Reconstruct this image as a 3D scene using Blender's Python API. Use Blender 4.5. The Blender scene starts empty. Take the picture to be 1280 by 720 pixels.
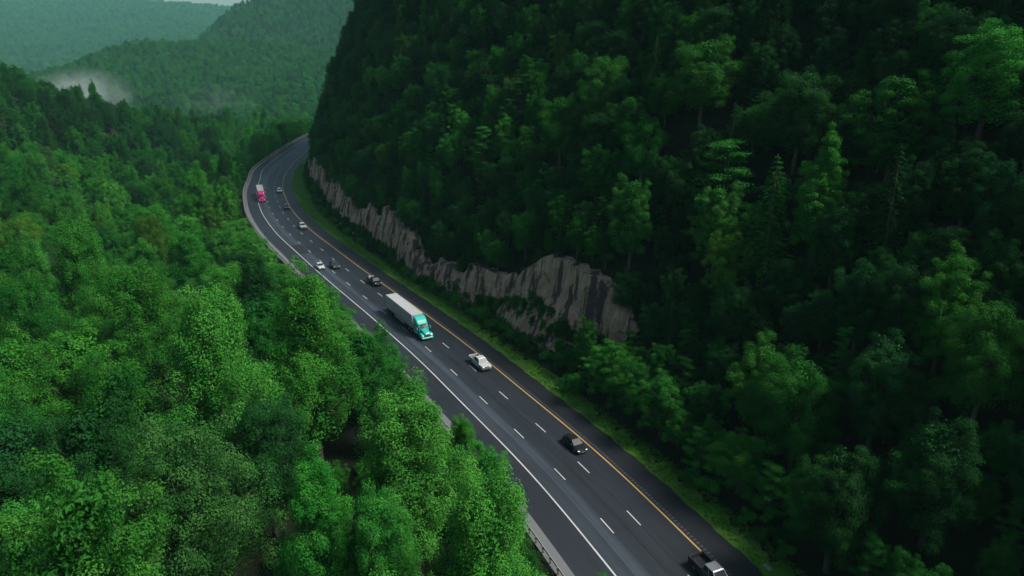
import bpy, math, random
import numpy as np
R = math.radians
scene = bpy.context.scene
COL = scene.collection
SUN, SUN_ANG, SUN_EL, SUN_AZ, SKY, EXPO = 2.3, 16, 52, 95, .045, 1.1
HAZE_D = .00007
MIST = [((-640,1060,14), (75,60,40), .055, 1.3, 'bright patch of white mist rising from the valley left of the bend'),
        ((-470,1120,-4), (80,60,36), .006, 4.1, 'thin grey mist lying in the valley right of the bright patch')]
HOUSES = [(-2790,4700,34,16,9,'longer pale house in a clearing on the far hazy ridge',.3),(-2690,4640,22,14,8,'smaller pale house just right of the longer one on the far ridge',-.2)]
# ---------------------------------------------------------------- ground shape
# The left edge line of the driving direction (the yellow line) in metres; everything on the road is measured from it.
REF = [(63,-36),(55,-16),(47,4),(38.6,24),(30.2,44),(21.9,63.5),(16.1,77),(10.4,88.9),(0.2,108),(-7.6,122.5),(-21.7,146.6),
       (-30.6,161.1),(-41.3,178.8),(-54.7,201.7),(-68.4,225.5),(-84,257.2),(-97.8,291),(-103.8,308),(-109.4,326),(-116.8,354.5),
       (-123,385),(-132,440),(-140,500),(-145,560),(-143,620),(-135,700),(-115,790)]
def catmull(p, n=16):
    p = np.array(p, float); q = np.vstack([2*p[0]-p[1], p, 2*p[-1]-p[-2]]); o = []
    for i in range(1, len(q)-2):
        a, b, c, d = q[i-1:i+3]
        for t in np.arange(n)/n:
            o.append(.5*((2*b)+(c-a)*t+(2*a-5*b+4*c-d)*t*t+(3*b-a-3*c+d)*t**3))
    o.append(p[-1]); return np.array(o)
def resample(p, step):
    s = np.r_[0, np.cumsum(np.linalg.norm(np.diff(p, axis=0), axis=1))]
    t = np.arange(0, s[-1], step); return np.stack([np.interp(t, s, p[:,0]), np.interp(t, s, p[:,1])], 1)
LINE = resample(catmull(REF), 2.0)
for _ in range(12): LINE[1:-1] = .25*LINE[:-2]+.5*LINE[1:-1]+.25*LINE[2:]
TAN = np.gradient(LINE, axis=0); TAN /= np.linalg.norm(TAN, axis=1)[:,None]
LEN = 2.0*(len(LINE)-1)
def station(s):                       # point, tangent and right-hand normal at distance s along the road
    s = np.asarray(s, float); k = np.arange(len(LINE))*2.0
    px, py = np.interp(s, k, LINE[:,0]), np.interp(s, k, LINE[:,1])
    tx, ty = np.interp(s, k, TAN[:,0]), np.interp(s, k, TAN[:,1]); n = np.hypot(tx, ty)
    return px, py, tx/n, ty/n
def on_road(s, o):
    px, py, tx, ty = station(s); return px+ty*np.asarray(o), py-tx*np.asarray(o)
def road_coords(x, y):                # (distance along, offset to the hill side) of plan points
    x = np.asarray(x, float).ravel(); y = np.asarray(y, float).ravel(); S = np.empty(len(x)); O = np.empty(len(x))
    for a in range(0, len(x), 4000):
        X, Y = x[a:a+4000], y[a:a+4000]
        i = ((LINE[:,0][None]-X[:,None])**2+(LINE[:,1][None]-Y[:,None])**2).argmin(1)
        vx, vy = X-LINE[i,0], Y-LINE[i,1]
        S[a:a+4000] = i*2.0+vx*TAN[i,0]+vy*TAN[i,1]; O[a:a+4000] = vx*TAN[i,1]-vy*TAN[i,0]
    return S, O
#  s, verge edge, ledge foot (o,z), ledge top (o,z), rock foot (o,z), rock top (o,z), slope above
HILL = np.array([
 (40,  7.5,  8.5,0.5,  9.5,0.9, 13.,2.5, 16.,4.5, 1.15),
 (100, 6.5,  8.0,0.5,  9.5,0.9, 14.,3.5, 16.,5.5, 1.15),
 (140, 6.2,  8.0,0.5, 10.0,0.9, 16.,6.5, 17.5,7.8, 1.15),
 (147, 6.2,  8.5,0.5, 10.5,1.0, 17.,7.6, 18.3,9.5, 1.2),
 (151, 6.2,  8.8,0.5, 10.8,1.2, 17.,6.6, 18.3,12.8, 1.2),
 (158, 6.2,  9.3,0.5, 11.0,1.5, 16.5,5.5, 18.0,16.2, 1.2),
 (164, 6.3, 11.0,1.2, 12.2,4.2, 15.5,4.8, 17.2,17.0, 1.2),
 (172, 6.4, 11.0,1.2, 12.4,5.0, 14.5,5.2, 16.2,17.5, 1.2),
 (178, 6.4, 10.8,1.2, 12.2,5.0, 14.2,5.2, 15.8,14.5, 1.2),
 (184, 6.5, 10.5,1.0, 11.6,4.0, 13.0,4.4, 14.6,10.5, 1.2),
 (192, 6.6,  8.8,0.5,  9.4,0.9, 10.0,1.8, 12.2,8.5, 1.25),
 (212, 6.6,  8.2,0.4,  8.8,0.9,  9.6,1.8, 11.6,7.5, 1.3),
 (225, 6.6,  8.0,0.4,  8.6,0.9,  9.4,2.0, 11.4,10., 1.35),
 (270, 7.6,  9.0,0.4,  9.6,0.9, 10.4,2.0, 12.4,10.5, 1.5),
 (330, 9.0, 11.0,0.4, 12.0,0.9, 13.2,2.4, 15.0,10.5, 1.75),
 (380, 10., 11.0,0.4, 12.0,0.9, 13.6,2.4, 15.2,10.5, 2.0),
 (440, 8.0,  9.0,0.4, 9.6,0.9, 10.6,1.8, 13.0,13.0, 2.2),
 (520, 7.0,  8.0,0.4, 8.6,0.9,  9.5,1.8, 12.0,12.0, 2.1),
 (820, 7.0,  8.0,0.4, 8.6,0.9,  9.5,1.8, 12.0,8.0, 1.2)])
def hillrow(s):                       # the brink of the rock rises and falls, and its foot steps in and out
    r = [np.interp(s, HILL[:,0], HILL[:,k]) for k in range(1, 11)]
    k = np.clip((s-188)/12, 0, 1); w = 2.0*np.sin(s*.105+.5)+1.2*np.sin(s*.33+1)+.7*np.sin(s*.83)
    r[8] = np.maximum(r[8]+k*w, r[6]+1.5); q = k*(.8*np.sin(s*.071+2)+.4*np.sin(s*.29)); r[5] = r[5]+np.maximum(q, -.4); r[7] = r[7]+np.maximum(q, -.4)
    return r
# far ridges: crest polyline (x, y, ground height), fall towards either side
RIDGES = [
 ([(-150,465,-14),(-236,470,4),(-320,452,38),(-450,440,82),(-700,420,118),(-1100,400,150)], .21, .35),
 ([(-1500,1800,-70),(-1150,1720,-20),(-960,1700,62),(-880,1705,96),(-694,1700,96),(-456,1700,74),(-100,1720,72),(400,1800,90)], .19, .10),
 ([(-1010,2330,90),(-930,2300,150),(-855,2290,222),(-774,2290,248),(-500,2300,275),(-100,2330,285),(500,2400,260)], .5, .4),
 ([(-5200,4600,520),(-4000,4850,500),(-3472,4950,494),(-2660,5000,458),(-2443,5000,446),(-1845,5000,420),(-900,5050,405),(900,5100,400)], .19, .2),
]
def wob(x, y, s, seed):               # cheap smooth undulation
    a = np.sin(x/s+seed)*np.cos(y/s*1.13+seed*2.1)+.6*np.sin((x+y)/s*1.9+seed*3.3)+.4*np.cos((x-1.4*y)/s*3.1+seed)
    return a/2.0
def ridge(x, y, pts, kf, kb):
    p = np.array(pts, float); best = np.full(x.shape, 1e9); zc = np.zeros(x.shape); fr = np.zeros(x.shape)
    for a, b in zip(p[:-1], p[1:]):
        d = b-a; t = np.clip(((x-a[0])*d[0]+(y-a[1])*d[1])/(d[0]**2+d[1]**2), 0, 1)
        qx, qy = a[0]+t*d[0], a[1]+t*d[1]; r = np.hypot(x-qx, y-qy); m = r < best
        best[m] = r[m]; zc[m] = (a[2]+t*d[2])[m]; fr[m] = (y-qy)[m]
    return zc-best*np.where(fr < 0, kf, kb)
def sstep(t): t = np.clip(t, 0, 1); return t*t*(3-2*t)
def terrain(x, y, so=None):
    x = np.asarray(x, float); y = np.asarray(y, float)
    S, O = so if so is not None else road_coords(x, y)
    S = S.reshape(x.shape); O = O.reshape(x.shape)
    # open country: a shelf beside the road that drops into the valley, then the far ridges
    shelf = -2.5-4*sstep((y-90)/120)+3*sstep((y-260)/260)-95*sstep((y-560)/420)-30*sstep((-x-420)/500)*sstep((y-100)/400)
    shelf = shelf+2.2*wob(x, y, 34., 1.)
    z = shelf
    for k, (pts, kf, kb) in enumerate(RIDGES):
        sc = [60., 130., 170., 420.][k]
        zr = ridge(x, y, pts, kf, kb)+[3., 9., 14., 38.][k]*wob(x, y, sc, 2.+k)*(sstep((y-620)/300) if k else 1.)
        z = np.maximum(z, zr)
    # fill slope under the guardrail
    d = -17.6-O
    bank = np.where(d > 0, -.15-.6*d, -.15)
    zl = np.maximum(bank, np.minimum(z, 8.))
    w = sstep((d-2)/26.)
    zl = np.where(d > 0, bank*(1-w)+z*w, -.15)
    # past the first woods the bank drops away steeply, so that the bend stands clear of the crowns
    k = sstep((S-195)/70.)*(1-sstep((S-640)/80.)); dip = -.15-.95*np.clip(d, 0, 17)-.1*np.clip(d-17, 0, 30)
    zl = np.where(d > 0, zl*(1-k)+k*np.minimum(zl, dip*(1-sstep((d-35)/70.))+z*sstep((d-35)/70.)), zl)
    # the hill on the other side
    vo, o1, z1, o2, z2, o3, z3, o4, z4, m = hillrow(S)
    o1, o2, o3, o4 = o1+.7, o2+.8, o3+1.1, o4+1.1
    zz = np.select([O < 4.0, O < vo, O < o1, O < o2, O < o3, O < o4],
                   [-.15, -.15+.12*np.clip((O-4)/.4, 0, 1), -.03+(z1+.03)*(O-vo)/np.maximum(o1-vo, .1), z1+(z2-z1)*(O-o1)/(o2-o1),
                    z2+(z3-z2)*(O-o2)/(o3-o2), z3+(z4-z3)*(O-o3)/(o4-o3)], 0.)
    up = O-o4; top = z4+np.where(up < 70, m*up, m*70+.45*(up-70))+1.5*wob(x, y, 11., 5.)*sstep(up/8)
    top = np.where(top > 150, 150+.12*(top-150), top)
    zz = np.where(O >= o4, top, zz)
    inroad = (S > -1) & (S < LEN-4)
    zr = zz
    far = sstep((y-700)/150)            # past the bend the hill belongs to the open country
    out = np.where(O > 0, zr*(1-far)+np.maximum(z, -40)*far, zl)
    out = np.where(np.hypot(x, y) > 1100, z, out)
    return out
# ---------------------------------------------------------------- helpers
def tag(o, label=None, cat=None, group=None, kind=None):
    for k, v in (('label', label), ('category', cat), ('group', group), ('kind', kind)):
        if v: o[k] = v
    return o
def link(o, parent=None):
    COL.objects.link(o)
    if parent is not None: o.parent = parent
    return o
def empty(name, loc=(0,0,0), rz=0, scale=1):
    o = bpy.data.objects.new(name, None); o.location = loc; o.rotation_euler = (0,0,rz); o.scale = (scale,)*3
    o.empty_display_size = .5
    return link(o)
def np_mesh(name, V, Fc, mats, mi=None, smooth=False, uv=None, tone=None):
    """V (n,3); Fc (m,k) array of equal-size faces or list of lists."""
    me = bpy.data.meshes.new(name)
    V = np.asarray(V, np.float32)
    if isinstance(Fc, np.ndarray):
        m, k = Fc.shape; loops = Fc.ravel().astype(np.int32); st = np.arange(m, dtype=np.int32)*k; tot = np.full(m, k, np.int32)
    else:
        tot = np.array([len(f) for f in Fc], np.int32); loops = np.array([i for f in Fc for i in f], np.int32)
        st = np.r_[0, np.cumsum(tot)[:-1]].astype(np.int32); m = len(tot)
    me.vertices.add(len(V)); me.vertices.foreach_set('co', V.ravel())
    me.loops.add(len(loops)); me.loops.foreach_set('vertex_index', loops)
    me.polygons.add(m); me.polygons.foreach_set('loop_start', st); me.polygons.foreach_set('loop_total', tot)
    for x in (mats if isinstance(mats, (list, tuple)) else [mats]): me.materials.append(x)
    if mi is not None: me.polygons.foreach_set('material_index', np.asarray(mi, np.int32))
    me.polygons.foreach_set('use_smooth', np.full(m, smooth))
    if uv is not None:
        l = me.uv_layers.new(name='UVMap'); l.data.foreach_set('uv', np.asarray(uv, np.float32)[loops].ravel())
    if tone is not None:
        a = me.attributes.new('tone', 'FLOAT', 'POINT'); a.data.foreach_set('value', np.asarray(tone, np.float32))
    me.update(calc_edges=True); me.validate()
    return me
class MB:
    """collects shapes; build() links them as ONE mesh object"""
    def __init__(s): s.v = []; s.f = []
    def add(s, v, f):
        n = len(s.v); s.v += [tuple(map(float, p)) for p in v]; s.f += [[i+n for i in q] for q in f]; return s
    def box(s, c, d, bev=0.0, top=1.0):
        """box centred c, size d; bev chamfers the four upright edges and the top; top scales the upper face"""
        x, y, z = d[0]/2, d[1]/2, d[2]/2
        if bev <= 0:
            p = [(sx*x*(top if k else 1), sy*y*(top if k else 1), z if k else -z) for k in (0,1) for sx, sy in ((-1,-1),(1,-1),(1,1),(-1,1))]
            f = [(3,2,1,0),(4,5,6,7),(0,1,5,4),(1,2,6,5),(2,3,7,6),(3,0,4,7)]
        else:
            def ring(ix, iy, b, zz):
                X, Y = x-ix, y-iy
                return [(-X+b,-Y,zz),(X-b,-Y,zz),(X,-Y+b,zz),(X,Y-b,zz),(X-b,Y,zz),(-X+b,Y,zz),(-X,Y-b,zz),(-X,-Y+b,zz)]
            p = ring(bev,bev,bev,-z)+ring(0,0,bev,-z+bev)+ring(0,0,bev,z-bev)+ring(bev,bev,bev,z)
            f = [tuple(range(7,-1,-1)), tuple(range(24,32))]+[(r*8+i, r*8+(i+1)%8, r*8+8+(i+1)%8, r*8+8+i) for r in range(3) for i in range(8)]
        return s.add([(a+c[0], b+c[1], e+c[2]) for a, b, e in p], f)
    def loft(s, rings, cap=True):
        n = len(rings[0]); v = [p for r in rings for p in r]; f = []
        for k in range(len(rings)-1):
            for i in range(n): f.append((k*n+i, k*n+(i+1)%n, (k+1)*n+(i+1)%n, (k+1)*n+i))
        if cap: f += [tuple(range(n-1,-1,-1)), tuple(range((len(rings)-1)*n, len(rings)*n))]
        return s.add(v, f)
    def lathe(s, c, prof, axis='y', n=20):
        """prof: (radius, position along axis)"""
        rings = []
        for r, h in prof:
            q = []
            for i in range(n):
                a = 2*math.pi*i/n; u, w = r*math.cos(a), r*math.sin(a)
                q.append((c[0]+u, c[1]+h, c[2]+w) if axis == 'y' else (c[0]+u, c[1]+w, c[2]+h) if axis == 'z' else (c[0]+h, c[1]+u, c[2]+w))
            rings.append(q)
        return s.loft(rings)
    def tube(s, pts, r, n=6):
        rings = []
        P = [np.array(p, float) for p in pts]
        rr = r if hasattr(r, '__len__') else [r]*len(P)
        for k, p in enumerate(P):
            t = P[min(k+1, len(P)-1)]-P[max(k-1, 0)]; t /= max(np.linalg.norm(t), 1e-9)
            a = np.cross(t, (0,0,1) if abs(t[2]) < .9 else (1,0,0)); a /= np.linalg.norm(a); b = np.cross(t, a)
            rings.append([tuple(p+rr[k]*(math.cos(2*math.pi*i/n)*a+math.sin(2*math.pi*i/n)*b)) for i in range(n)])
        return s.loft(rings)
    def quad(s, a, b, c, d, off=0.0, inset=(0,0,0,0)):
        """panel on the quad a b c d (a-b bottom, d-c top) moved out by off; inset = left, right, bottom, top as shares"""
        A, B, C, D = (np.array(p, float) for p in (a, b, c, d))
        def at(u, v): return (A*(1-u)+B*u)*(1-v)+(D*(1-u)+C*u)*v
        l, r, bo, to = inset; n = np.cross(B-A, D-A); n /= np.linalg.norm(n)
        q = [at(l,bo), at(1-r,bo), at(1-r,1-to), at(l,1-to)]
        return s.add([p+n*off for p in q]+[p-n*.01 for p in q], [(0,1,2,3),(7,6,5,4),(0,4,5,1),(1,5,6,2),(2,6,7,3),(3,7,4,0)])
    def build(s, name, mat, parent=None, smooth=False, recalc=True):
        me = np_mesh(name, s.v, s.f, mat, smooth=smooth)
        if recalc:
            import bmesh
            b = bmesh.new(); b.from_mesh(me); bmesh.ops.recalc_face_normals(b, faces=b.faces); b.to_mesh(me); b.free()
        if smooth:
            try: me.set_sharp_from_angle(angle=R(38))
            except Exception: pass
        return link(bpy.data.objects.new(name, me), parent)

# ---------------------------------------------------------------- materials
def new_mat(name):
    m = bpy.data.materials.new(name); m.use_nodes = True; nt = m.node_tree
    b = nt.nodes['Principled BSDF']; return m, nt, b
def plain(name, col, rough=.5, metal=0., spec=.5, coat=0., noise=.08, scale=6.):
    """a paint, metal, rubber ... with a little dirt and unevenness"""
    m, nt, b = new_mat(name)
    tc = nt.nodes.new('ShaderNodeTexCoord'); n = nt.nodes.new('ShaderNodeTexNoise'); n.inputs['Scale'].default_value = scale; n.inputs['Detail'].default_value = 4
    nt.links.new(tc.outputs['Object'], n.inputs['Vector'])
    r = nt.nodes.new('ShaderNodeMix'); r.data_type = 'RGBA'
    r.inputs['A'].default_value = (*[c*(1-noise*1.6) for c in col], 1); r.inputs['B'].default_value = (*[min(1, c*(1+noise)) for c in col], 1)
    nt.links.new(n.outputs['Fac'], r.inputs['Factor']); nt.links.new(r.outputs['Result'], b.inputs['Base Color'])
    b.inputs['Roughness'].default_value = rough; b.inputs['Metallic'].default_value = metal
    b.inputs['Specular IOR Level'].default_value = spec; b.inputs['Coat Weight'].default_value = coat; b.inputs['Coat Roughness'].default_value = .08
    return m
def N(nt, t, **kw):
    n = nt.nodes.new(t)
    for k, v in kw.items(): setattr(n, k, v)
    return n
def math_(nt, op, a, b=None, clamp=False):
    n = N(nt, 'ShaderNodeMath', operation=op, use_clamp=clamp)
    for i, v in enumerate((a, b)):
        if v is None: continue
        if isinstance(v, (int, float)): n.inputs[i].default_value = v
        else: nt.links.new(v, n.inputs[i])
    return n.outputs[0]
def mixc(nt, f, a, b):
    n = N(nt, 'ShaderNodeMix', data_type='RGBA')
    for k, v in (('Factor', f), ('A', a), ('B', b)):
        if isinstance(v, tuple): n.inputs[k].default_value = (*v, 1)
        elif isinstance(v, (int, float)): n.inputs[k].default_value = v
        else: nt.links.new(v, n.inputs[k])
    return n.outputs['Result']
def noise(nt, vec, scale, detail=4, rough=.55):
    n = N(nt, 'ShaderNodeTexNoise'); n.inputs['Scale'].default_value = scale; n.inputs['Detail'].default_value = detail; n.inputs['Roughness'].default_value = rough
    nt.links.new(vec, n.inputs['Vector']); return n.outputs['Fac']
def ramp(nt, fac, stops):
    n = N(nt, 'ShaderNodeValToRGB'); e = n.color_ramp.elements; e.remove(e[1])
    for i, (p, c) in enumerate(stops):
        el = e[0] if i == 0 else e.new(p)
        el.position = p; el.color = (*c, 1) if isinstance(c, tuple) else (c, c, c, 1)
    nt.links.new(fac, n.inputs['Fac']); return n.outputs['Color']

def leaf_mat():
    m, nt, b = new_mat('leaf')
    at = N(nt, 'ShaderNodeAttribute', attribute_type='INSTANCER', attribute_name='tint')
    tn = N(nt, 'ShaderNodeAttribute', attribute_type='GEOMETRY', attribute_name='tone')
    oi = N(nt, 'ShaderNodeObjectInfo')
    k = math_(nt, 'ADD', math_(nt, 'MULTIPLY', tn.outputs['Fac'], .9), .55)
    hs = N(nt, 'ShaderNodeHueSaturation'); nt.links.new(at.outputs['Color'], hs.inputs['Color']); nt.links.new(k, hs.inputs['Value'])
    nt.links.new(math_(nt, 'ADD', math_(nt, 'MULTIPLY', tn.outputs['Fac'], -.04), math_(nt, 'ADD', math_(nt, 'MULTIPLY', oi.outputs['Random'], .016), .511)), hs.inputs['Hue'])
    nt.links.new(hs.outputs['Color'], b.inputs['Base Color'])
    b.inputs['Roughness'].default_value = .65; b.inputs['Specular IOR Level'].default_value = .08
    tr = N(nt, 'ShaderNodeBsdfTranslucent'); nt.links.new(hs.outputs['Color'], tr.inputs['Color'])
    mx = N(nt, 'ShaderNodeMixShader'); mx.inputs[0].default_value = .22
    nt.links.new(b.outputs[0], mx.inputs[1]); nt.links.new(tr.outputs[0], mx.inputs[2])
    nt.links.new(mx.outputs[0], nt.nodes['Material Output'].inputs['Surface'])
    return m
LEAF = leaf_mat()
BARK = plain('bark', (.11,.09,.07), .9, noise=.35, scale=9)

# ---------------------------------------------------------------- trees: a few crowns and trunks, shared by every copy
def leaves(rng, cen, rad, per, size, upright=.75, ratio=.6, droop=0., tonesd=.11, shell=.5, flat=None):
    """folded leaf sprays spread through ellipsoid tufts: cen (k,3), rad (k,3)"""
    k = len(cen); idx = np.repeat(np.arange(k), per); n = len(idx)
    d = rng.normal(size=(n,3)); d[:,2] += .35; d /= np.linalg.norm(d, axis=1)[:,None]
    r = shell+(1-shell)*rng.random(n)**.6
    r *= 1+.13*rng.normal(size=n)
    p = cen[idx]+d*rad[idx]*r[:,None]
    up = np.array([0,0,1.])
    nrm = 1.0*d+upright*.70*up+.23*rng.normal(size=(n,3)); nrm /= np.linalg.norm(nrm, axis=1)[:,None]
    ax = d*np.array([1,1,.3])+.5*rng.normal(size=(n,3)); ax[:,2] -= droop
    ax -= nrm*(ax*nrm).sum(1)[:,None]; ax /= np.maximum(np.linalg.norm(ax, axis=1)[:,None], 1e-6)
    sd = np.cross(nrm, ax); L = size*(.6+.8*rng.random(n))[:,None]; W = L*ratio*.5
    fold = nrm*(W*.45)
    a = p-ax*L*.45; b = p+sd*W+fold; c = p+ax*L*.55-nrm*L*.12; e = p-sd*W+fold
    V = np.stack([a,b,c,e], 1).reshape(-1,3); i = np.arange(n)*4
    Fc = np.concatenate([np.stack([i,i+1,i+2],1), np.stack([i,i+2,i+3],1)])
    tt = rng.random(k); tone = np.clip(.5+(tt[idx]-.5)*.5+tonesd*rng.normal(size=n), 0, 1.3)
    return V, Fc, np.repeat(tone, 4)
def merge(parts):
    V, Fc, T, n = [], [], [], 0
    for v, f, t in parts: V.append(v); Fc.append(f+n); T.append(t); n += len(v)
    return np.vstack(V), np.vstack(Fc), np.concatenate(T)
def limbs(rng, mb, top, tips, r0, base_share=.35):
    """tapered trunk with limbs reaching the given tips"""
    bend = rng.normal(size=(5,2))*.25; bend[0] = 0
    tr = [(bend[k,0]*k*.4, bend[k,1]*k*.4, -1.5+(top+1.5)*k/4) for k in range(5)]
    mb.tube(tr, [r0*1.25, r0, r0*.72, r0*.42, r0*.1], 8)
    tr = np.array(tr)
    for t in tips:
        h = min(max(t[2]*.62, top*base_share), top*.85)
        b = np.array([np.interp(h, tr[:,2], tr[:,0]), np.interp(h, tr[:,2], tr[:,1]), h])
        m = b*.45+np.array(t)*.55; m[2] -= .12*np.linalg.norm(np.array(t)-b)
        q = r0*.34*(1-h/top*.5); mb.tube([b, m, t], [q, q*.6, q*.15], 5)
def broad(seed, H=20., rx=5., cb=3., kind='round', lumps=18, tufts=300, per=210, size=.15):
    """broadleaf crown: a bumpy mound of tufts over a dense inside, carried by limbs that end in the lumps"""
    rng = np.random.default_rng(seed); ch = H-cb
    def env(g):                                     # radius share at height share g
        if kind == 'tall': return np.clip((1-g)**.52*1.10, 0, .95)*(.72+.28*np.clip(g*5, 0, 1))
        if kind == 'dome': return np.sqrt(np.clip(1-(np.clip(g-.30, 0, 1)/.72)**2, 0, 1))*(.78+.22*np.clip(g*3, 0, 1))
        return np.sqrt(np.clip(1-((g-.42)/.60)**2, .02, 1))
    # limb lumps: directions spread over the crown, each with its own reach
    lg = np.clip(((np.arange(lumps)+.5)/lumps)**.8*.97+.06*rng.normal(size=lumps), .06, .99); la = np.arange(lumps)*2.39996+rng.normal(size=lumps)*.45
    lr = .80+.30*rng.random(lumps); lw = .21+.09*rng.random(lumps)
    lp = np.stack([np.cos(la)*env(lg)*rx, np.sin(la)*env(lg)*rx, cb+ch*lg], 1)
    n = int(tufts*1.25); g = ((np.arange(n)+.5)/n)**.85; th = np.arange(n)*2.39996+rng.normal(size=n)*.35
    e = env(g); p = np.stack([np.cos(th)*e*rx, np.sin(th)*e*rx, cb+ch*g], 1)
    d = np.linalg.norm((p[:,None]-lp[None])/np.array([rx,rx,ch*.55]), axis=2)
    q = np.exp(-(d/lw[None])**2); k = (.58+.46*(q*lr[None]).max(1))*(1+.06*rng.normal(size=n))
    c0 = np.array([0,0,cb+ch*.40]); p = c0+(p-c0)*k[:,None]
    keep = rng.random(n) < .22+.9*q.max(1); p = p[keep]; k = k[keep]; gg = g[keep]
    s = rx*(.125+.085*rng.random(len(p)))*(1.12-.25*gg)
    rad = np.stack([s, s, s*(1.35 if kind == 'tall' else .95)], 1)
    V, Fc, T = leaves(rng, p, rad, per, size, upright=.7, shell=.45)
    # dense inside of the crown, added to block light; shade darkens its leaf tone
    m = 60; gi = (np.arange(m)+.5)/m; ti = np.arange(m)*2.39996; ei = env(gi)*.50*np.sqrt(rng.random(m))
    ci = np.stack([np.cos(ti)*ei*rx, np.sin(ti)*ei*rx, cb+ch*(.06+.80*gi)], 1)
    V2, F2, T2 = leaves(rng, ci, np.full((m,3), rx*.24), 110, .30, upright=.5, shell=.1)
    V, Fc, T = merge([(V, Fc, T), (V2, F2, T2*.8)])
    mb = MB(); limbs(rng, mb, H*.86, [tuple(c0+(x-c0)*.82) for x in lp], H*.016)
    return (V, Fc, T), mb
def layered(seed, H=18., rx=4.6, cb=2.2, n=26, per=430, size=.26):
    """tree of flat open sprays in storeys"""
    rng = np.random.default_rng(seed); cen, rad, tips = [], [], []
    for k in range(n):
        g = (k+.5)/n; z = cb+(H-cb)*g+rng.normal()*.3; env = (1-g*.85)**.8*(.7+.5*min(1, 3*g)); a = k*2.39996+rng.normal()*.4
        tip = (math.cos(a)*rx*env, math.sin(a)*rx*env, z); tips.append(tip)
        for t in (.45, .7, .95):
            s = rx*.24*(1.25-.4*t)*(.8+.5*rng.random())
            cen.append((tip[0]*t+rng.normal()*.3, tip[1]*t+rng.normal()*.3, z+.25*rng.normal()+.5*t)); rad.append((s*1.25, s*1.25, s*.34))
    cen = np.array(cen); rad = np.array(rad)
    V, Fc, T = leaves(rng, cen, rad, per//3+20, size, upright=1.5, shell=.15, droop=.15)
    mb = MB(); limbs(rng, mb, H*.97, tips, H*.013, .2)
    return (V, Fc, T), mb
def conifer(seed, H=21., rx=3.6, cb=2.5, tiers=26, size=.27, droop=.25):
    rng = np.random.default_rng(seed); cen, rad, tips, pers = [], [], [], []
    for k in range(tiers):
        g = k/(tiers-1); z = cb+(H-cb)*(.02+.97*g); r = rx*(1-g)**.85+.25
        nb = max(4, int(8*(1-g*.5)))
        for j in range(nb):
            a = j*6.2832/nb+k*1.1+rng.normal()*.15; rr = r*(.75+.4*rng.random())
            if j % 2 == 0: tips.append((math.cos(a)*rr*.9, math.sin(a)*rr*.9, z-droop*rr))
            for t in np.arange(.3, 1.01, .23):
                s = .42*(1.2-.45*t)*(r/rx+.35); cen.append((math.cos(a)*rr*t+rng.normal()*.08, math.sin(a)*rr*t+rng.normal()*.08, z-droop*rr*t*t+.05*rng.normal())); rad.append((s, s, s*.35))
    V, Fc, T = leaves(rng, np.array(cen), np.array(rad), 24, size, upright=1.4, ratio=.42, shell=.1, droop=.5, tonesd=.15)
    mb = MB(); bend = [(0,0,-1.5), (0,0,H*.5), (0,0,H)]; mb.tube(bend, [H*.016, H*.010, .02], 8)
    for t in tips[::2]: mb.tube([(0,0,t[2]+.5), t], [.05, .015], 4)
    return (V, Fc, T), mb
def bush(seed, H=2.6, rx=1.5, n=11, per=130, size=.2):
    rng = np.random.default_rng(seed); cen, rad, tips = [], [], []
    for k in range(n):
        a = rng.random()*6.28; r = rx*.75*math.sqrt(rng.random()); z = H*(.25+.6*rng.random()*(1-.4*r/rx)); s = rx*(.28+.22*rng.random())
        cen.append((math.cos(a)*r, math.sin(a)*r, z)); rad.append((s, s, s*.9)); tips.append(cen[-1])
    V, Fc, T = leaves(rng, np.array(cen), np.array(rad), per, size, upright=.6)
    mb = MB()
    for t in tips: mb.tube([(0,0,-.4), (t[0]*.4, t[1]*.4, t[2]*.5), t], [.05, .035, .01], 5)
    return (V, Fc, T), mb
def proto(fn, *a, **k):
    (V, Fc, T), mb = fn(*a, **k)
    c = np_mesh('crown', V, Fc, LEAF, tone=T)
    t = np_mesh('trunk', mb.v, mb.f, BARK, smooth=True)
    return c, t
KINDS = {
 'tulip':   [proto(broad, 11, H=21, rx=4.7, cb=3, kind='tall', lumps=25, tufts=330), proto(broad, 12, H=20, rx=4.9, cb=3, kind='tall', lumps=22, tufts=330), proto(broad, 13, H=21, rx=4.4, cb=3.5, kind='tall', lumps=28, tufts=310)],
 'oak':     [proto(broad, 21, H=18, rx=5.4, cb=3.2, kind='dome', lumps=22, tufts=320), proto(broad, 22, H=17, rx=5.2, cb=3, kind='dome', lumps=18, tufts=320), proto(broad, 23, H=18, rx=5.6, cb=3.4, kind='dome', lumps=25, tufts=340)],
 'maple':   [proto(broad, 31, H=17, rx=4.3, cb=2.0, lumps=17, tufts=260), proto(broad, 32, H=18, rx=4.1, cb=2.2, lumps=20, tufts=260), proto(broad, 33, H=16, rx=4.5, cb=1.8, lumps=15, tufts=270)],
 'layered': [proto(layered, 41), proto(layered, 42, H=17, rx=5, n=19), proto(layered, 43, H=19, rx=4.2, n=25)],
 'spire':   [proto(broad, 51, H=20, rx=2.9, cb=2.5, kind='tall', lumps=27, tufts=240), proto(layered, 52, H=19, rx=3., cb=3, n=28, per=380)],
 'conifer': [proto(conifer, 61), proto(conifer, 62, H=19, rx=4.1, tiers=22, droop=.32)],
 'shrub':   [proto(bush, 71), proto(bush, 72, H=3.2, rx=1.7, n=13), proto(bush, 73, H=2., rx=1.8, n=12)],
}
TINT = {
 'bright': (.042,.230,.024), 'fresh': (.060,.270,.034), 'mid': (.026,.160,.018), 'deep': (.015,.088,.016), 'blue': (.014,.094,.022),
 'olive': (.068,.195,.020), 'pale': (.048,.160,.032), 'far': (.034,.185,.028),
}
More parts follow.
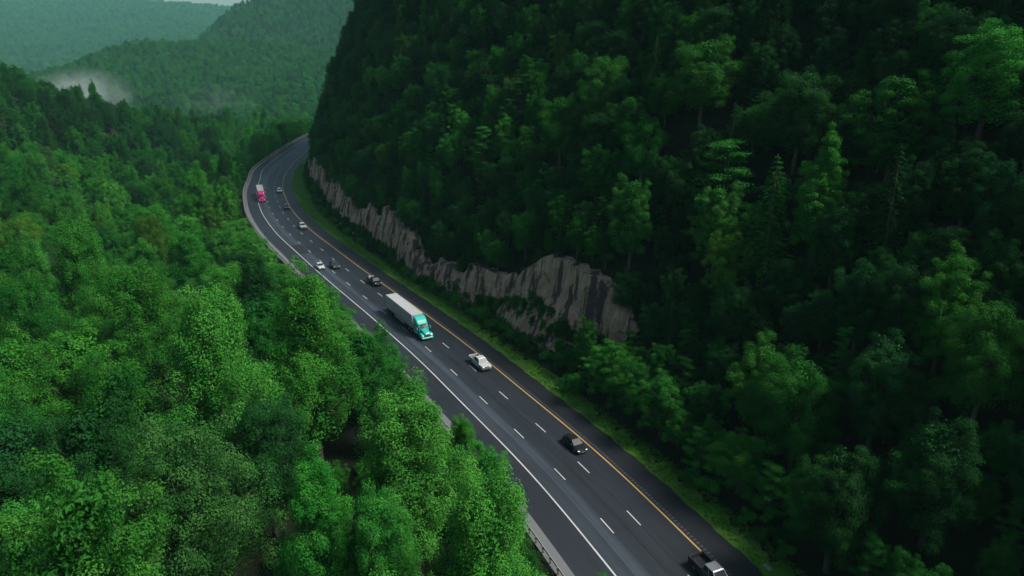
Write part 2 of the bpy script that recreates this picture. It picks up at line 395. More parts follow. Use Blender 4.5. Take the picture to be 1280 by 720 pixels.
def plant(kind, var, x, y, z, sc, sz, rz, tint, jit, name, label, cat, group):
    c, t = KINDS[kind][var]
    root = empty(name, (x,y,z), rz); root.scale = (sc, sc, sz)
    tag(root, label, cat, group)
    o = link(bpy.data.objects.new('crown', c), root)
    col = TINT[tint]; o['tint'] = [col[0]*jit, col[1]*jit, col[2]*jit]
    link(bpy.data.objects.new('trunk', t), root)
    return root
# ---------------------------------------------------------------- the ground: one sheet to the horizon
def axis(lo, hi, step, far_lo, far_hi, grow=1.09):
    a = list(np.arange(lo, hi+.01, step)); s = step
    while a[-1] < far_hi: s = min(s*grow, 120); a.append(a[-1]+s)
    s = step
    while a[0] > far_lo: s = min(s*grow, 120); a.insert(0, a[0]-s)
    return np.array(a)
gx = axis(-190, 110, 2.2, -7000, 3500); gy = axis(20, 480, 2.2, -1500, 6800)
X, Y = np.meshgrid(gx, gy)
Z = terrain(X, Y)
nx, ny = len(gx), len(gy)
I = np.arange(nx*ny).reshape(ny, nx)
gm, nt, b = new_mat('forest_floor')
tc = N(nt, 'ShaderNodeTexCoord').outputs['Object']
f1 = noise(nt, tc, .35, 5); f2 = noise(nt, tc, 2.6, 4)
c1 = mixc(nt, f1, (.006,.012,.005), (.014,.026,.008)); c2 = mixc(nt, ramp(nt, f2, [(.45, 0), (.7, 1)]), c1, (.018,.016,.011))
nt.links.new(c2, b.inputs['Base Color']); b.inputs['Roughness'].default_value = .95; b.inputs['Specular IOR Level'].default_value = .1
bp = N(nt, 'ShaderNodeBump'); bp.inputs['Strength'].default_value = .8; bp.inputs['Distance'].default_value = .4; nt.links.new(f2, bp.inputs['Height']); nt.links.new(bp.outputs[0], b.inputs['Normal'])
ground = link(bpy.data.objects.new('ground', np_mesh('ground', np.stack([X,Y,Z], -1).reshape(-1,3),
    np.stack([I[:-1,:-1], I[:-1,1:], I[1:,1:], I[1:,:-1]], -1).reshape(-1,4), gm, smooth=True)))
tag(ground, kind='structure')

# ---------------------------------------------------------------- road sheets: u = offset, v = distance along, in metres
def strip(name, mat, offs, z, s0=0, s1=None, ds=2.0, kind='structure'):
    s = np.arange(s0, (s1 or LEN-6)+.01, ds); V, UV = [], []
    for q in s:
        oo = offs(q) if callable(offs) else offs
        for k, o in enumerate(oo):
            x, y = on_road(q, o); V.append((x, y, z[k] if hasattr(z, '__len__') else z)); UV.append((o, q))
    n = len(offs(0) if callable(offs) else offs); I = np.arange(len(s)*n).reshape(len(s), n)
    me = np_mesh(name, V, np.stack([I[:-1,:-1], I[:-1,1:], I[1:,1:], I[1:,:-1]], -1).reshape(-1,4)[:, ::-1].copy(), mat, uv=UV)
    return tag(link(bpy.data.objects.new(name, me)), kind=kind)
def road_nodes(name):
    m, nt, b = new_mat(name); uv = N(nt, 'ShaderNodeUVMap', uv_map='UVMap').outputs[0]
    sp = N(nt, 'ShaderNodeSeparateXYZ'); nt.links.new(uv, sp.inputs[0])
    mp = N(nt, 'ShaderNodeMapping'); mp.inputs['Scale'].default_value = (1, .03, 1); nt.links.new(uv, mp.inputs['Vector'])
    return m, nt, b, uv, sp.outputs['X'], sp.outputs['Y'], mp.outputs[0]
W0 = lambda s: -11.0-2.2*float(sstep((s-405)/45.))      # white line, moving out where the road widens
m, nt, b, uv, u, v, along = road_nodes('asphalt')
# worn wheel paths of the climbing lane, the darker lanes and the nearly black shoulder beyond the yellow line
t = math_(nt, 'DIVIDE', math_(nt, 'ADD', u, 18.), 24., True)
prof = ramp(nt, t, [(0., .030), ((18-15.1)/24, .031), ((18-11.2)/24, .030), ((18-10.7)/24, .058), ((18-10.0)/24, .062), ((18-9.5)/24, .050), ((18-8.7)/24, .088), ((18-8.0)/24, .074),
                    ((18-7.3)/24, .036), ((18-6.4)/24, .034), ((18-5.6)/24, .028), ((18-4.2)/24, .033), ((18-2.6)/24, .029), ((18-1.0)/24, .031), ((18+.1)/24, .026), ((18+.9)/24, .018), ((18+4.2)/24, .016)])
st = noise(nt, along, 1.4, 6, .6); gr = noise(nt, uv, 9., 5, .7); bl = noise(nt, uv, .09, 3)
k = math_(nt, 'ADD', math_(nt, 'MULTIPLY', st, .95), math_(nt, 'ADD', math_(nt, 'MULTIPLY', gr, .45), math_(nt, 'MULTIPLY', bl, .75)))
mul = N(nt, 'ShaderNodeMix', data_type='RGBA', blend_type='MULTIPLY'); mul.inputs['Factor'].default_value = 1
nt.links.new(prof, mul.inputs['A']); kc = N(nt, 'ShaderNodeCombineColor')
for i, g in enumerate((.44, .56, .70)): nt.links.new(math_(nt, 'MULTIPLY', k, g*1.1), kc.inputs[i])
nt.links.new(kc.outputs[0], mul.inputs['B']); nt.links.new(mul.outputs['Result'], b.inputs['Base Color'])
nt.links.new(math_(nt, 'ADD', math_(nt, 'MULTIPLY', st, .25), .46), b.inputs['Roughness']); b.inputs['Specular IOR Level'].default_value = .42
bp = N(nt, 'ShaderNodeBump'); bp.inputs['Strength'].default_value = .25; bp.inputs['Distance'].default_value = .02; nt.links.new(gr, bp.inputs['Height']); nt.links.new(bp.outputs[0], b.inputs['Normal'])
ASPH = m
strip('road', ASPH, lambda s: [W0(s)-4.05, -11, -9, -7, -5, -3, -1, 1, 2.5, 4.05], 0.)
m, nt, b, uv, u, v, along = road_nodes('gutter_concrete')
g1 = noise(nt, uv, 3., 6, .7); g2 = noise(nt, along, .8, 4)
nt.links.new(mixc(nt, g1, mixc(nt, g2, (.085,.090,.094), (.12,.125,.13)), (.17,.172,.17)), b.inputs['Base Color']); b.inputs['Roughness'].default_value = .9
strip('gravel_shoulder', m, lambda s: [W0(s)-5.75, W0(s)-4.9, W0(s)-4.05], (-.12, -.03, -.004))
# painted lines, 4 mm above the asphalt
def paint(name, col, wear):
    m, nt, b, uv, u, v, along = road_nodes(name)
    g = noise(nt, uv, 5., 5, .7); g2 = noise(nt, along, 2., 4); g3 = noise(nt, uv, .25, 3)
    nt.links.new(mixc(nt, math_(nt, 'MULTIPLY', math_(nt, 'ADD', math_(nt, 'ADD', g, g2), math_(nt, 'SUBTRACT', g3, .45)), wear*1.1, True), col, (.06,.06,.06)), b.inputs['Base Color']); b.inputs['Roughness'].default_value = .6
    return m
WHITE = paint('white_paint', (.74,.74,.72), .34); AMBER = paint('yellow_paint', (.62,.38,.10), .25)
strip('white_edge_line', WHITE, lambda s: [W0(s)-.10, W0(s)+.10], .004)
strip('yellow_edge_line', AMBER, [-.11, .11], .004)
def dashes(name, starts, o0, o1, ln, mat, z=.004):
    V, UV, Fc = [], [], []
    for s0 in starts:
        n = len(V)
        for s in (s0, s0+ln):
            for o in (o0, o1): x, y = on_road(s, o); V.append((x, y, z)); UV.append((o, s))
        Fc.append((n+1, n, n+2, n+3))
    return tag(link(bpy.data.objects.new(name, np_mesh(name, V, np.array(Fc), mat, uv=UV))), kind='structure')
D0 = 116.9-12.25*9-1.55
dashes('lane_marking', [D0+12.25*k for k in range(58)], -3.80, -3.66, 3.1, WHITE)
dashes('lane_marking', [D0+12.25*k for k in range(58)], -7.55, -7.41, 3.1, WHITE)
# milled rumble strip just past the yellow line
RUM = plain('milled_asphalt', (.075,.078,.082), .95, noise=.4, scale=3)
dashes('rumble_strip', [20+.62*k for k in range(940)], .42, .78, .26, RUM, .004)
# sealed cracks and tar joints
rng = np.random.default_rng(3); V, Fc = [], []
def tar(s0, s1, o0, wid, wav):
    s = np.arange(s0, s1, 1.5); o = o0+np.cumsum(rng.normal(size=len(s)))*wav; n = len(V)
    for q, oo in zip(s, o):
        for e in (-wid, wid): x, y = on_road(q, oo+e); V.append((x, y, .0035))
    for k in range(len(s)-1): Fc.append((n+2*k+1, n+2*k, n+2*k+2, n+2*k+3))
for k in range(30):
    a = 66+rng.random()*330; tar(a, a+15+rng.random()*60, -14+rng.random()*13, .025, .02)
tar(40, 560, -5.62, .03, .0); tar(40, 560, -9.2, .03, .0)
tag(link(bpy.data.objects.new('tar_joint', np_mesh('tar_joint', V, np.array(Fc), plain('tar', (.012,.012,.013), .4)))), kind='structure')

# a few newer, darker patches of asphalt and wide transverse joints
PATCH = plain('patched_asphalt', (.013,.0155,.019), .7, noise=.3, scale=1.5)
for s0, ln, o0, o1 in ((210, 9, -6.9, -4.1), (262, 12, -10.6, -7.7)):
    V = []; S = np.linspace(s0, s0+ln, 6)
    for q in S:
        for o in (o0, o1): x, y = on_road(q, o); V.append((x, y, .0028))
    tag(link(bpy.data.objects.new('road_patch', np_mesh('road_patch', V, np.array([(2*k+1, 2*k, 2*k+2, 2*k+3) for k in range(5)]), PATCH))), kind='structure')

# mown grass verge below the rock
m, nt, b, uv, u, v, along = road_nodes('verge_grass')
a1 = noise(nt, uv, 1.3, 6, .7); a2 = noise(nt, uv, .18, 4); a3 = noise(nt, uv, 7., 3)
c = mixc(nt, a1, (.046,.165,.013), (.080,.230,.018)); c = mixc(nt, ramp(nt, a2, [(.45, 0), (.62, 1)]), c, (.075,.150,.024)); c = mixc(nt, ramp(nt, a3, [(.55, 0), (.7, 1)]), c, (.022,.095,.012))
edge = math_(nt, 'SUBTRACT', 4.35, math_(nt, 'ADD', u, math_(nt, 'MULTIPLY', math_(nt, 'SUBTRACT', a1, .5), 1.6)), True)
c = mixc(nt, edge, c, (.060,.065,.030))
nt.links.new(c, b.inputs['Base Color']); b.inputs['Roughness'].default_value = .9; b.inputs['Specular IOR Level'].default_value = .15
bp = N(nt, 'ShaderNodeBump'); bp.inputs['Strength'].default_value = .9; bp.inputs['Distance'].default_value = .15; nt.links.new(a3, bp.inputs['Height']); nt.links.new(bp.outputs[0], b.inputs['Normal'])
def verge(s):
    vo = float(np.interp(s, HILL[:,0], HILL[:,1])); w = vo+1.6
    return [3.95+.12*math.sin(s*.9)+.10*math.sin(s*2.3+1), 4.5, (4.5+vo)/2, vo, w]
strip('grass_verge', m, verge, (.02, .06, .05, .10, .22), 40, 620, 1.0)
# blades and weeds on the verge: nobody could count them
rng = np.random.default_rng(5); P = []
for k in range(15000):
    s = 60+rng.random()**1.5*400; vo = float(np.interp(s, HILL[:,0], HILL[:,1])); q = rng.random(); o = 4.25+(vo-3.2)*q
    if q < .72 and rng.random() < .6: continue
    P.append((s, o, q))
P = np.array(P); px, py, tx, ty = station(P[:,0]); cx, cy = px+ty*P[:,1], py-tx*P[:,1]
hh = (.10+.28*rng.random(len(P)))*(.6+1.3*P[:,2]**3)
cen = np.stack([cx, cy, .08+hh*.5+.25*P[:,2]**4], 1)
V, Fc, T = leaves(rng, cen, np.stack([hh*.9, hh*.9, hh*.7], 1), 5, .26, upright=.35, ratio=.35, shell=.1)
tag(link(bpy.data.objects.new('verge_weeds', np_mesh('verge_weeds', V, Fc, LEAF, tone=T))), kind='stuff')
bpy.data.objects['verge_weeds']['tint'] = [.060,.200,.018]
tag(bpy.data.objects['verge_weeds'], 'low green weeds and grass tufts along the verge below the rock', 'weeds')
# the pale drain slab half buried in the verge near the bottom of the road
mb = MB(); mb.box((0,0,.06), (1.1,.6,.16), .03); mb.box((.1,.05,.17), (.5,.3,.05), .01)
x, y = on_road(103.6, 4.9); o = mb.build('drain_slab', plain('weathered_concrete', (.26,.25,.22), .9, noise=.25, scale=4)); o.location = (x, y, .03); o.rotation_euler = (0,0,math.atan2(*TAN[50][::-1]))
tag(o, 'pale concrete drain slab in the grass edge beside the dark shoulder', 'drain slab')

# ---------------------------------------------------------------- rock faces
from mathutils import noise as mn, Vector
def rock_mat(name, warm):
    m, nt, b = new_mat(name); geo = N(nt, 'ShaderNodeTexCoord').outputs['Object']
    mp = N(nt, 'ShaderNodeMapping'); mp.inputs['Scale'].default_value = (1,1,.05); nt.links.new(geo, mp.inputs['Vector'])
    mh = N(nt, 'ShaderNodeMapping'); mh.inputs['Scale'].default_value = (.12,.12,1.1); nt.links.new(geo, mh.inputs['Vector'])
    runs = noise(nt, mp.outputs[0], .42, 6, .62); runs2 = noise(nt, mp.outputs[0], 1.5, 5, .6); fine = noise(nt, geo, 2.6, 7, .68); bed = noise(nt, mh.outputs[0], 1.0, 4); big = noise(nt, geo, .11, 3)
    base = mixc(nt, ramp(nt, big, [(.38, 0), (.62, 1)]), (.50,.37,.235), warm)
    base = mixc(nt, ramp(nt, bed, [(.35, 0), (.7, 1)]), base, (.38,.26,.17))
    base = mixc(nt, fine, mixc(nt, .45, base, (.12,.10,.09)), base)
    base = mixc(nt, math_(nt, 'MULTIPLY', ramp(nt, runs2, [(.50, 0), (.68, 1)]), .6), base, (.56,.49,.37))
    base = mixc(nt, math_(nt, 'MULTIPLY', ramp(nt, runs, [(.49, 0), (.55, 1)]), .92), base, (.050,.036,.038))
    base = mixc(nt, ramp(nt, noise(nt, geo, .5, 6, .7), [(.60, 0), (.70, 1)]), base, (.05,.075,.03))
    nt.links.new(base, b.inputs['Base Color']); b.inputs['Roughness'].default_value = .88; b.inputs['Specular IOR Level'].default_value = .25
    bp = N(nt, 'ShaderNodeBump'); bp.inputs['Strength'].default_value = .9; bp.inputs['Distance'].default_value = .35; nt.links.new(fine, bp.inputs['Height']); nt.links.new(bp.outputs[0], b.inputs['Normal'])
    return m
ROCK = rock_mat('rock', (.48,.28,.17)); ROCK_PINK = rock_mat('pink_rock', (.52,.275,.165))
def rock(name, s0, s1, foot, top, mat, ds=.45, nv=44, amp=1.0, seed=0., lean=.3, hidden_foot=1.5):
    """foot(row), top(row) give (offset, height) of the face; blocky, layered relief"""
    S = np.arange(s0, s1+.01, ds); V = []
    for i, s in enumerate(S):
        r = hillrow(s); fo, fz = foot(r); to, tz = top(r); end = min(1, (s-s0)/5., (s1-s)/5.)
        for j in range(nv+1):
            t = j/nv; z = (fz-hidden_foot)*(1-t)+(tz+.9*mn.noise(Vector((s*.25, seed, 3.)))+.8*mn.cell(Vector((s*.16+seed, 1., 3.)))-.3)*t
            o = (fo-.7)*(1-t**1.6)+(to-lean)*t**1.6
            a = mn.noise(Vector((s*.16+seed, z*.06, 1.)))*.7
            blk = mn.cell(Vector((s*.30+.5*mn.noise(Vector((s*.3, z*.12, seed))), z*.07+seed, 0)))*.6+mn.cell(Vector((s*.9+seed+.3*mn.noise(Vector((s, z*.3, 2.))), z*.22+.4*math.sin(s*.5), 7)))*.2+mn.cell(Vector((s*.5+seed, z*.75, 9)))*.20
            fn = mn.fractal(Vector((s*.8, z*.8, seed)), 1., 2.2, 4)*.17
            edge = (1-(2*t-1)**6)
            o -= amp*(a+blk-.35+fn)*edge*(.25+.75*end)
            o += (1-end)*1.8
            x, y = on_road(s, o); V.append((x, y, z))
        # back over the top so that the crest has thickness
        x, y = on_road(s, r[7]+2.6+(1-end)*1.2); V.append((x, y, r[8]+.3))
    n = nv+2; I = np.arange(len(S)*n).reshape(len(S), n)
    me = np_mesh(name, V, np.stack([I[:-1,:-1], I[:-1,1:], I[1:,1:], I[1:,:-1]], -1).reshape(-1,4), mat)
    return tag(link(bpy.data.objects.new(name, me)), kind='structure')
rock('rock_cliff', 146, 185, lambda r: (r[5], r[6]), lambda r: (r[7], r[8]), ROCK, seed=2.7, amp=.5)
rock('rock_ledge', 159, 187, lambda r: (r[1], r[2]), lambda r: (r[3], r[4]), ROCK, seed=8.1, nv=18, amp=.4, hidden_foot=.8)
rock('roadside_cliff', 183, 216, lambda r: (r[5], r[6]), lambda r: (r[7], r[8]), ROCK_PINK, seed=14.2, nv=28, amp=.55)
rock('roadside_cliff', 213, 470, lambda r: (r[5], r[6]), lambda r: (r[7], r[8]), ROCK_PINK, seed=21.3, nv=30, amp=.55, ds=.6)
# fallen boulders at the foot: each one its own thing
def boulder(s, o, z, r, seed, label):
    import bmesh
    bm = bmesh.new(); bmesh.ops.create_icosphere(bm, subdivisions=3, radius=1)
    for v in bm.verts:
        p = v.co.copy(); k = 1+.35*mn.noise(p*1.1+Vector((seed,0,0)))+.22*mn.cell(p*1.4+Vector((seed,3,0)))
        v.co = Vector((p.x*k*r*1.25, p.y*k*r, p.z*k*r*.8))
    me = bpy.data.meshes.new('boulder'); bm.to_mesh(me); bm.free(); me.materials.append(ROCK)
    o_ = bpy.data.objects.new('boulder', me); x, y = on_road(s, o); o_.location = (x, y, z); o_.rotation_euler = (.2, .1, seed)
    tag(link(o_), label, 'boulder', 'boulders under the rock cliff')
boulder(142, 14.5, 5.2, 1.3, 2.2, 'grey boulder on the green bank under the right end of the big cliff')
boulder(136, 15.0, 5.6, 1.2, 5.1, 'lone grey rock showing through dark shrubs right of the big cliff')
boulder(196, 8.6, .6, 1.1, 7.3, 'pinkish boulder beside the verge left of the low pale ledge')

# ---------------------------------------------------------------- guardrail: one thing; each post near the camera a part, the far posts one part
STEEL = plain('galvanised_steel', (.55,.57,.58), .5, .3, noise=.2, scale=2); WOOD = plain('weathered_post', (.20,.17,.13), .85, noise=.3)
GO = lambda s: W0(s)-5.55
x, y = on_road(105, GO(105)); gr_ = empty('guardrail', (x, y, 0))
tag(gr_, 'long galvanised guardrail curving along the valley side of the road', 'guardrail')
prof = [(.0,.52),(-.05,.56),(-.05,.62),(.03,.66),(-.05,.70),(-.05,.77),(.0,.81),(.025,.80),(.025,.53)]
V = []; S = np.arange(72, 640, 1.5)
for s in S:
    for a, z in prof: px, py = on_road(s, GO(s)-a); V.append((px-x, py-y, z))
n = len(prof); I = np.arange(len(S)*n).reshape(len(S), n); J = np.roll(I, -1, 1)
link(bpy.data.objects.new('rail', np_mesh('rail', V, np.stack([I[:-1], J[:-1], J[1:], I[1:]], -1).reshape(-1,4), STEEL)), gr_)
pm = MB(); pm.box((0,-.12,.20), (.12,.16,1.05), .015); pm.box((0,.0,.66), (.10,.14,.34), .01); pmesh = np_mesh('post', pm.v, pm.f, WOOD)
far = MB()
for k, s in enumerate(np.arange(72, 640, 1.9)):
    px, py, tx, ty = station(s); ox, oy = px+ty*(GO(s)-.14), py-tx*(GO(s)-.14); a = math.atan2(ty, tx)
    if k < 99:
        o = link(bpy.data.objects.new('post', pmesh), gr_); o.location = (ox-x, oy-y, 0); o.rotation_euler = (0,0,a)
    else:
        c_, s_ = math.cos(a), math.sin(a); far.add([(p[0]*c_-p[1]*s_+ox-x, p[0]*s_+p[1]*c_+oy-y, p[2]) for p in pm.v], pm.f)
tag(link(bpy.data.objects.new('distant_posts', np_mesh('distant_posts', far.v, far.f, WOOD)), gr_), kind='stuff')
# ---------------------------------------------------------------- vehicles (local +x is forward, +y their left)
GLASS = plain('dark_glass', (.014,.024,.028), .28, spec=.25, noise=.02)
RUBBER = plain('tyre_rubber', (.018,.018,.018), .85); RIM = plain('wheel_alloy', (.45,.46,.47), .35, .8); CHROME = plain('chrome', (.45,.46,.47), .32, 1.)
BLACKP = plain('black_plastic', (.016,.016,.017), .6); LAMP = plain('lamp_lens', (.75,.77,.75), .15, spec=.7, noise=.03); RED = plain('tail_lens', (.30,.012,.010), .25); ORANGE = plain('marker_lens', (.75,.28,.02), .3)
BOXW = plain('board_box', (.36,.36,.35), .7)
PLATE = plain('number_plate', (.62,.62,.58), .5)
P_WHITE = plain('white_car_paint', (.52,.53,.52), .4, coat=.25, noise=.04); P_BLACK = plain('black_car_paint', (.010,.011,.012), .4, spec=.3, coat=.12, noise=.05); P_DARK = plain('charcoal_car_paint', (.036,.041,.046), .4, spec=.3, coat=.12, noise=.05)
P_SILVER = plain('silver_car_paint', (.40,.41,.42), .32, .5, coat=.6, noise=.04); P_TEAL = plain('teal_truck_paint', (.02,.46,.36), .33, coat=.6, noise=.05); P_PINK = plain('crimson_truck_paint', (.62,.020,.190), .33, coat=.6, noise=.05)
TRAILER = plain('trailer_white', (.40,.41,.395), .5, noise=.09, scale=1.2); ROOFW = plain('trailer_roof', (.42,.43,.415), .6, noise=.12, scale=.8)
BLUEP = plain('blue_grey_car_paint', (.05,.07,.09), .4, coat=.15, noise=.05)
def wheel(parent, x, y, r=.34, w=.24, dual=False):
    sg = 1 if y > 0 else -1
    mb = MB(); mb.lathe((x, y, r), [(r*.6,-w/2), (r*.93,-w/2), (r,-w*.36), (r,w*.36), (r*.93,w/2), (r*.6,w/2)], n=22)
    if dual: mb.lathe((x, y-sg*w*1.15, r), [(r*.6,-w/2), (r*.93,-w/2), (r,-w*.36), (r,w*.36), (r*.93,w/2), (r*.6,w/2)], n=22)
    o = mb.build('wheel', RUBBER, parent, smooth=True)
    mb = MB(); e = w/2+.004; mb.lathe((x, y, r), [(r*.62, sg*e*.6), (r*.62, sg*e), (r*.52, sg*e*.98), (r*.46, sg*e*.62), (r*.20, sg*e*.72), (r*.16, sg*e*1.05), (.01, sg*e*1.08)], n=22)
    for k in range(5):
        a = k*1.2566; mb.tube([(x+r*.12*math.cos(a), y+sg*e*.85, r+r*.12*math.sin(a)), (x+r*.56*math.cos(a), y+sg*e*.85, r+r*.56*math.sin(a))], .035, 5)
    mb.build('rim', RIM, o)
def shell(mb, secs):
    """secs: x, half width, z bottom, z belt, z top -> a rounded body"""
    rings = []
    for x, w, zb, zs, zt in secs:
        h = [(w*.86, zb), (w*.98, zb+.10), (w, zb+(zs-zb)*.55), (w*.965, zs), (w*.90, zs+(zt-zs)*.6), (w*.72, zt), (w*.30, zt+.018)]
        rings.append([(x, y, z) for y, z in h]+[(x, -y, z) for y, z in reversed(h)])
    mb.loft(rings)
def glasshouse(root, xs, wb, wt, zb, zt, paint, split=(.5,), wind_in=(.035,.035,.03,.06), rear_in=(.09,.09,.10,.14), pillar=.05):
    """xs = cowl, roof front, roof rear, tail at belt; painted cage with glass panels"""
    x0, x1, x2, x3 = xs; mb = MB(); r = []
    r.append([(x0, wb*.90, zb), (x0,-wb*.90, zb), (x3,-wb*.92, zb), (x3, wb*.92, zb)])
    lo = [(x0, wb*.90, zb), (x0,-wb*.90, zb), (x3,-wb*.92, zb), (x3, wb*.92, zb)]
    hi = [(x1, wt*.94, zt), (x1,-wt*.94, zt), (x2,-wt*.94, zt), (x2, wt*.94, zt)]
    # chamfered frustum: roof crowned and inset
    top = [(x1-.10, wt*.80, zt+.045), (x1-.10,-wt*.80, zt+.045), (x2+.10,-wt*.80, zt+.045), (x2+.10, wt*.80, zt+.045)]
    mb.loft([lo, hi, top]); mb.build('cabin', paint, root, smooth=False)
    m = MB(); m.quad(lo[1], lo[0], hi[0], hi[1], .008, wind_in); m.build('windshield', GLASS, root)
    m = MB(); m.quad(lo[3], lo[2], hi[2], hi[3], .008, rear_in); m.build('rear_window', GLASS, root)
    for a, b_, c, d in ((lo[0], lo[3], hi[3], hi[0]), (lo[2], lo[1], hi[1], hi[2])):
        cuts = [0.]+list(split)+[1.]
        fl = a[0] > b_[0]
        for u0, u1 in zip(cuts[:-1], cuts[1:]):
            if not fl: u0, u1 = 1-u1, 1-u0
            m = MB(); m.quad(a, b_, c, d, .008, (u0+pillar*.8, 1-u1+pillar*.8, .08, .12)); m.build('side_window', GLASS, root)
def bits(root, xf, xr, w, zh, zt, grille=True, mir=(.4, .95), lampw=.36, gz=.0, paint=None):
    for sg in (1, -1):
        mb = MB(); mb.box((xf-.08, sg*(w*.72), zh), (.22, lampw, .15), .03); mb.build('headlight', LAMP, root)
        mb = MB(); mb.box((xr+.05, sg*(w*.80), zt), (.14, .26, .17), .03); mb.build('tail_light', RED, root)
        mb = MB(); mb.box((mir[0], sg*(w+.10), mir[1]), (.12, .22, .15), .03); mb.build('mirror', paint or BLACKP, root)
    if grille:
        mb = MB(); mb.box((xf-.01, 0, zh-.04), (.08, w*.86, .20), .02); mb.build('grille', BLACKP, root)
    mb = MB(); mb.box((xf-.02, 0, zh-.27), (.16, w*1.5, .16), .04); mb.build('bumper', BLACKP, root)
    mb = MB(); mb.box((xf+.045, 0, zh-.25), (.02, .32, .13)); mb.build('number_plate', PLATE, root)
def arches(root, xs, w, r):
    for x in xs:
        for sg in (1, -1):
            mb = MB(); mb.lathe((x, sg*(w-.10), r), [(r*1.17, -.1), (r*1.17, .112 if sg > 0 else -.112), (.02, .112 if sg > 0 else -.112)] if sg > 0 else [(.02, -.112), (r*1.17, -.112), (r*1.17, .1)], n=20); mb.build('wheel_arch', BLACKP, root)
def make_car(name, label, cat, paint, kind, group=None):
    root = empty(name); tag(root, label, cat, group); mb = MB()
    if kind == 'sedan':
        shell(mb, [(2.28,.60,.30,.50,.56), (2.20,.78,.22,.58,.68), (1.7,.88,.18,.70,.80), (.95,.91,.18,.80,.93), (.3,.92,.18,.86,.95), (-1.0,.92,.18,.88,.96), (-1.6,.90,.20,.88,1.0), (-2.2,.80,.26,.80,.96), (-2.35,.64,.32,.66,.86)])
        mb.build('body', paint, root, smooth=True); glasshouse(root, (1.05,.25,-1.0,-1.75), .84, .66, .93, 1.42, paint, (.46,))
        bits(root, 2.26, -2.32, .86, .60, .78, mir=(.62,.98), paint=paint); wx, r, w = (1.42,-1.38), .33, .90
        m = MB(); m.box((-.45,0,1.475), (.05,.5,.02)); m.build('roof_aerial', BLACKP, root)
    elif kind == 'suv':
        shell(mb, [(2.30,.64,.36,.70,.78), (2.20,.84,.28,.82,.92), (1.6,.93,.24,.90,1.02), (.9,.95,.24,.98,1.08), (-1.2,.95,.24,1.02,1.08), (-2.1,.93,.28,1.02,1.10), (-2.32,.84,.36,.90,1.05)])
        mb.build('body', paint, root, smooth=True); glasshouse(root, (1.0,.25,-1.85,-2.22), .88, .70, 1.06, 1.66, paint, (.34,.68))
        bits(root, 2.28, -2.30, .92, .80, 1.0, mir=(.62,1.12), paint=paint); wx, r, w = (1.42,-1.38), .37, .94
        for sg in (1,-1): m = MB(); m.tube([(.0, sg*.56, 1.73), (0, sg*.56, 1.76), (-1.7, sg*.56, 1.76), (-1.7, sg*.56, 1.73)], .022); m.build('roof_rail', BLACKP, root)
    else:  # pickup
        shell(mb, [(2.95,.72,.42,.86,.95), (2.85,.92,.34,.98,1.08), (2.2,.99,.30,1.06,1.14), (1.3,1.0,.30,1.10,1.18), (-.75,1.0,.30,1.10,1.16)])
        mb.build('body', paint, root, smooth=True)
        glasshouse(root, (1.55,.85,-.55,-.74), .92, .74, 1.14, 1.82, paint, (.54,), rear_in=(.12,.12,.12,.16))
        m = MB()
        for sg in (1,-1): m.box((-1.86, sg*.93, .80), (2.16, .13, .86), .03)
        m.box((-2.92, 0, .80), (.10, 1.74, .84), .02); m.box((-.82, 0, .80), (.08, 1.72, .84)); m.build('bed', paint, root)
        m = MB(); m.box((-1.86, 0, .62), (2.06, 1.72, .08)); m.build('bed_floor', BLACKP, root)
        m = MB(); m.box((-1.2, 0, .38), (3.2, 1.4, .18)); m.build('chassis', BLACKP, root)
        bits(root, 2.93, -2.93, .98, .92, .98, mir=(1.15,1.22), paint=BLACKP); wx, r, w = (1.95,-1.85), .41, .99
        m = MB(); m.box((-3.04, 0, .48), (.14, 1.8, .16), .03); m.build('rear_bumper', CHROME, root)
    arches(root, wx, w, r)
    for x in wx:
        for sg in (1,-1): wheel(root, x, sg*(w-.11), r)
    return root
def place(root, s, o, turn=0):
    px, py, tx, ty = station(s); root.location = (px+ty*o, py-tx*o, .004); root.rotation_euler = (0,0,math.atan2(-ty,-tx)+turn)
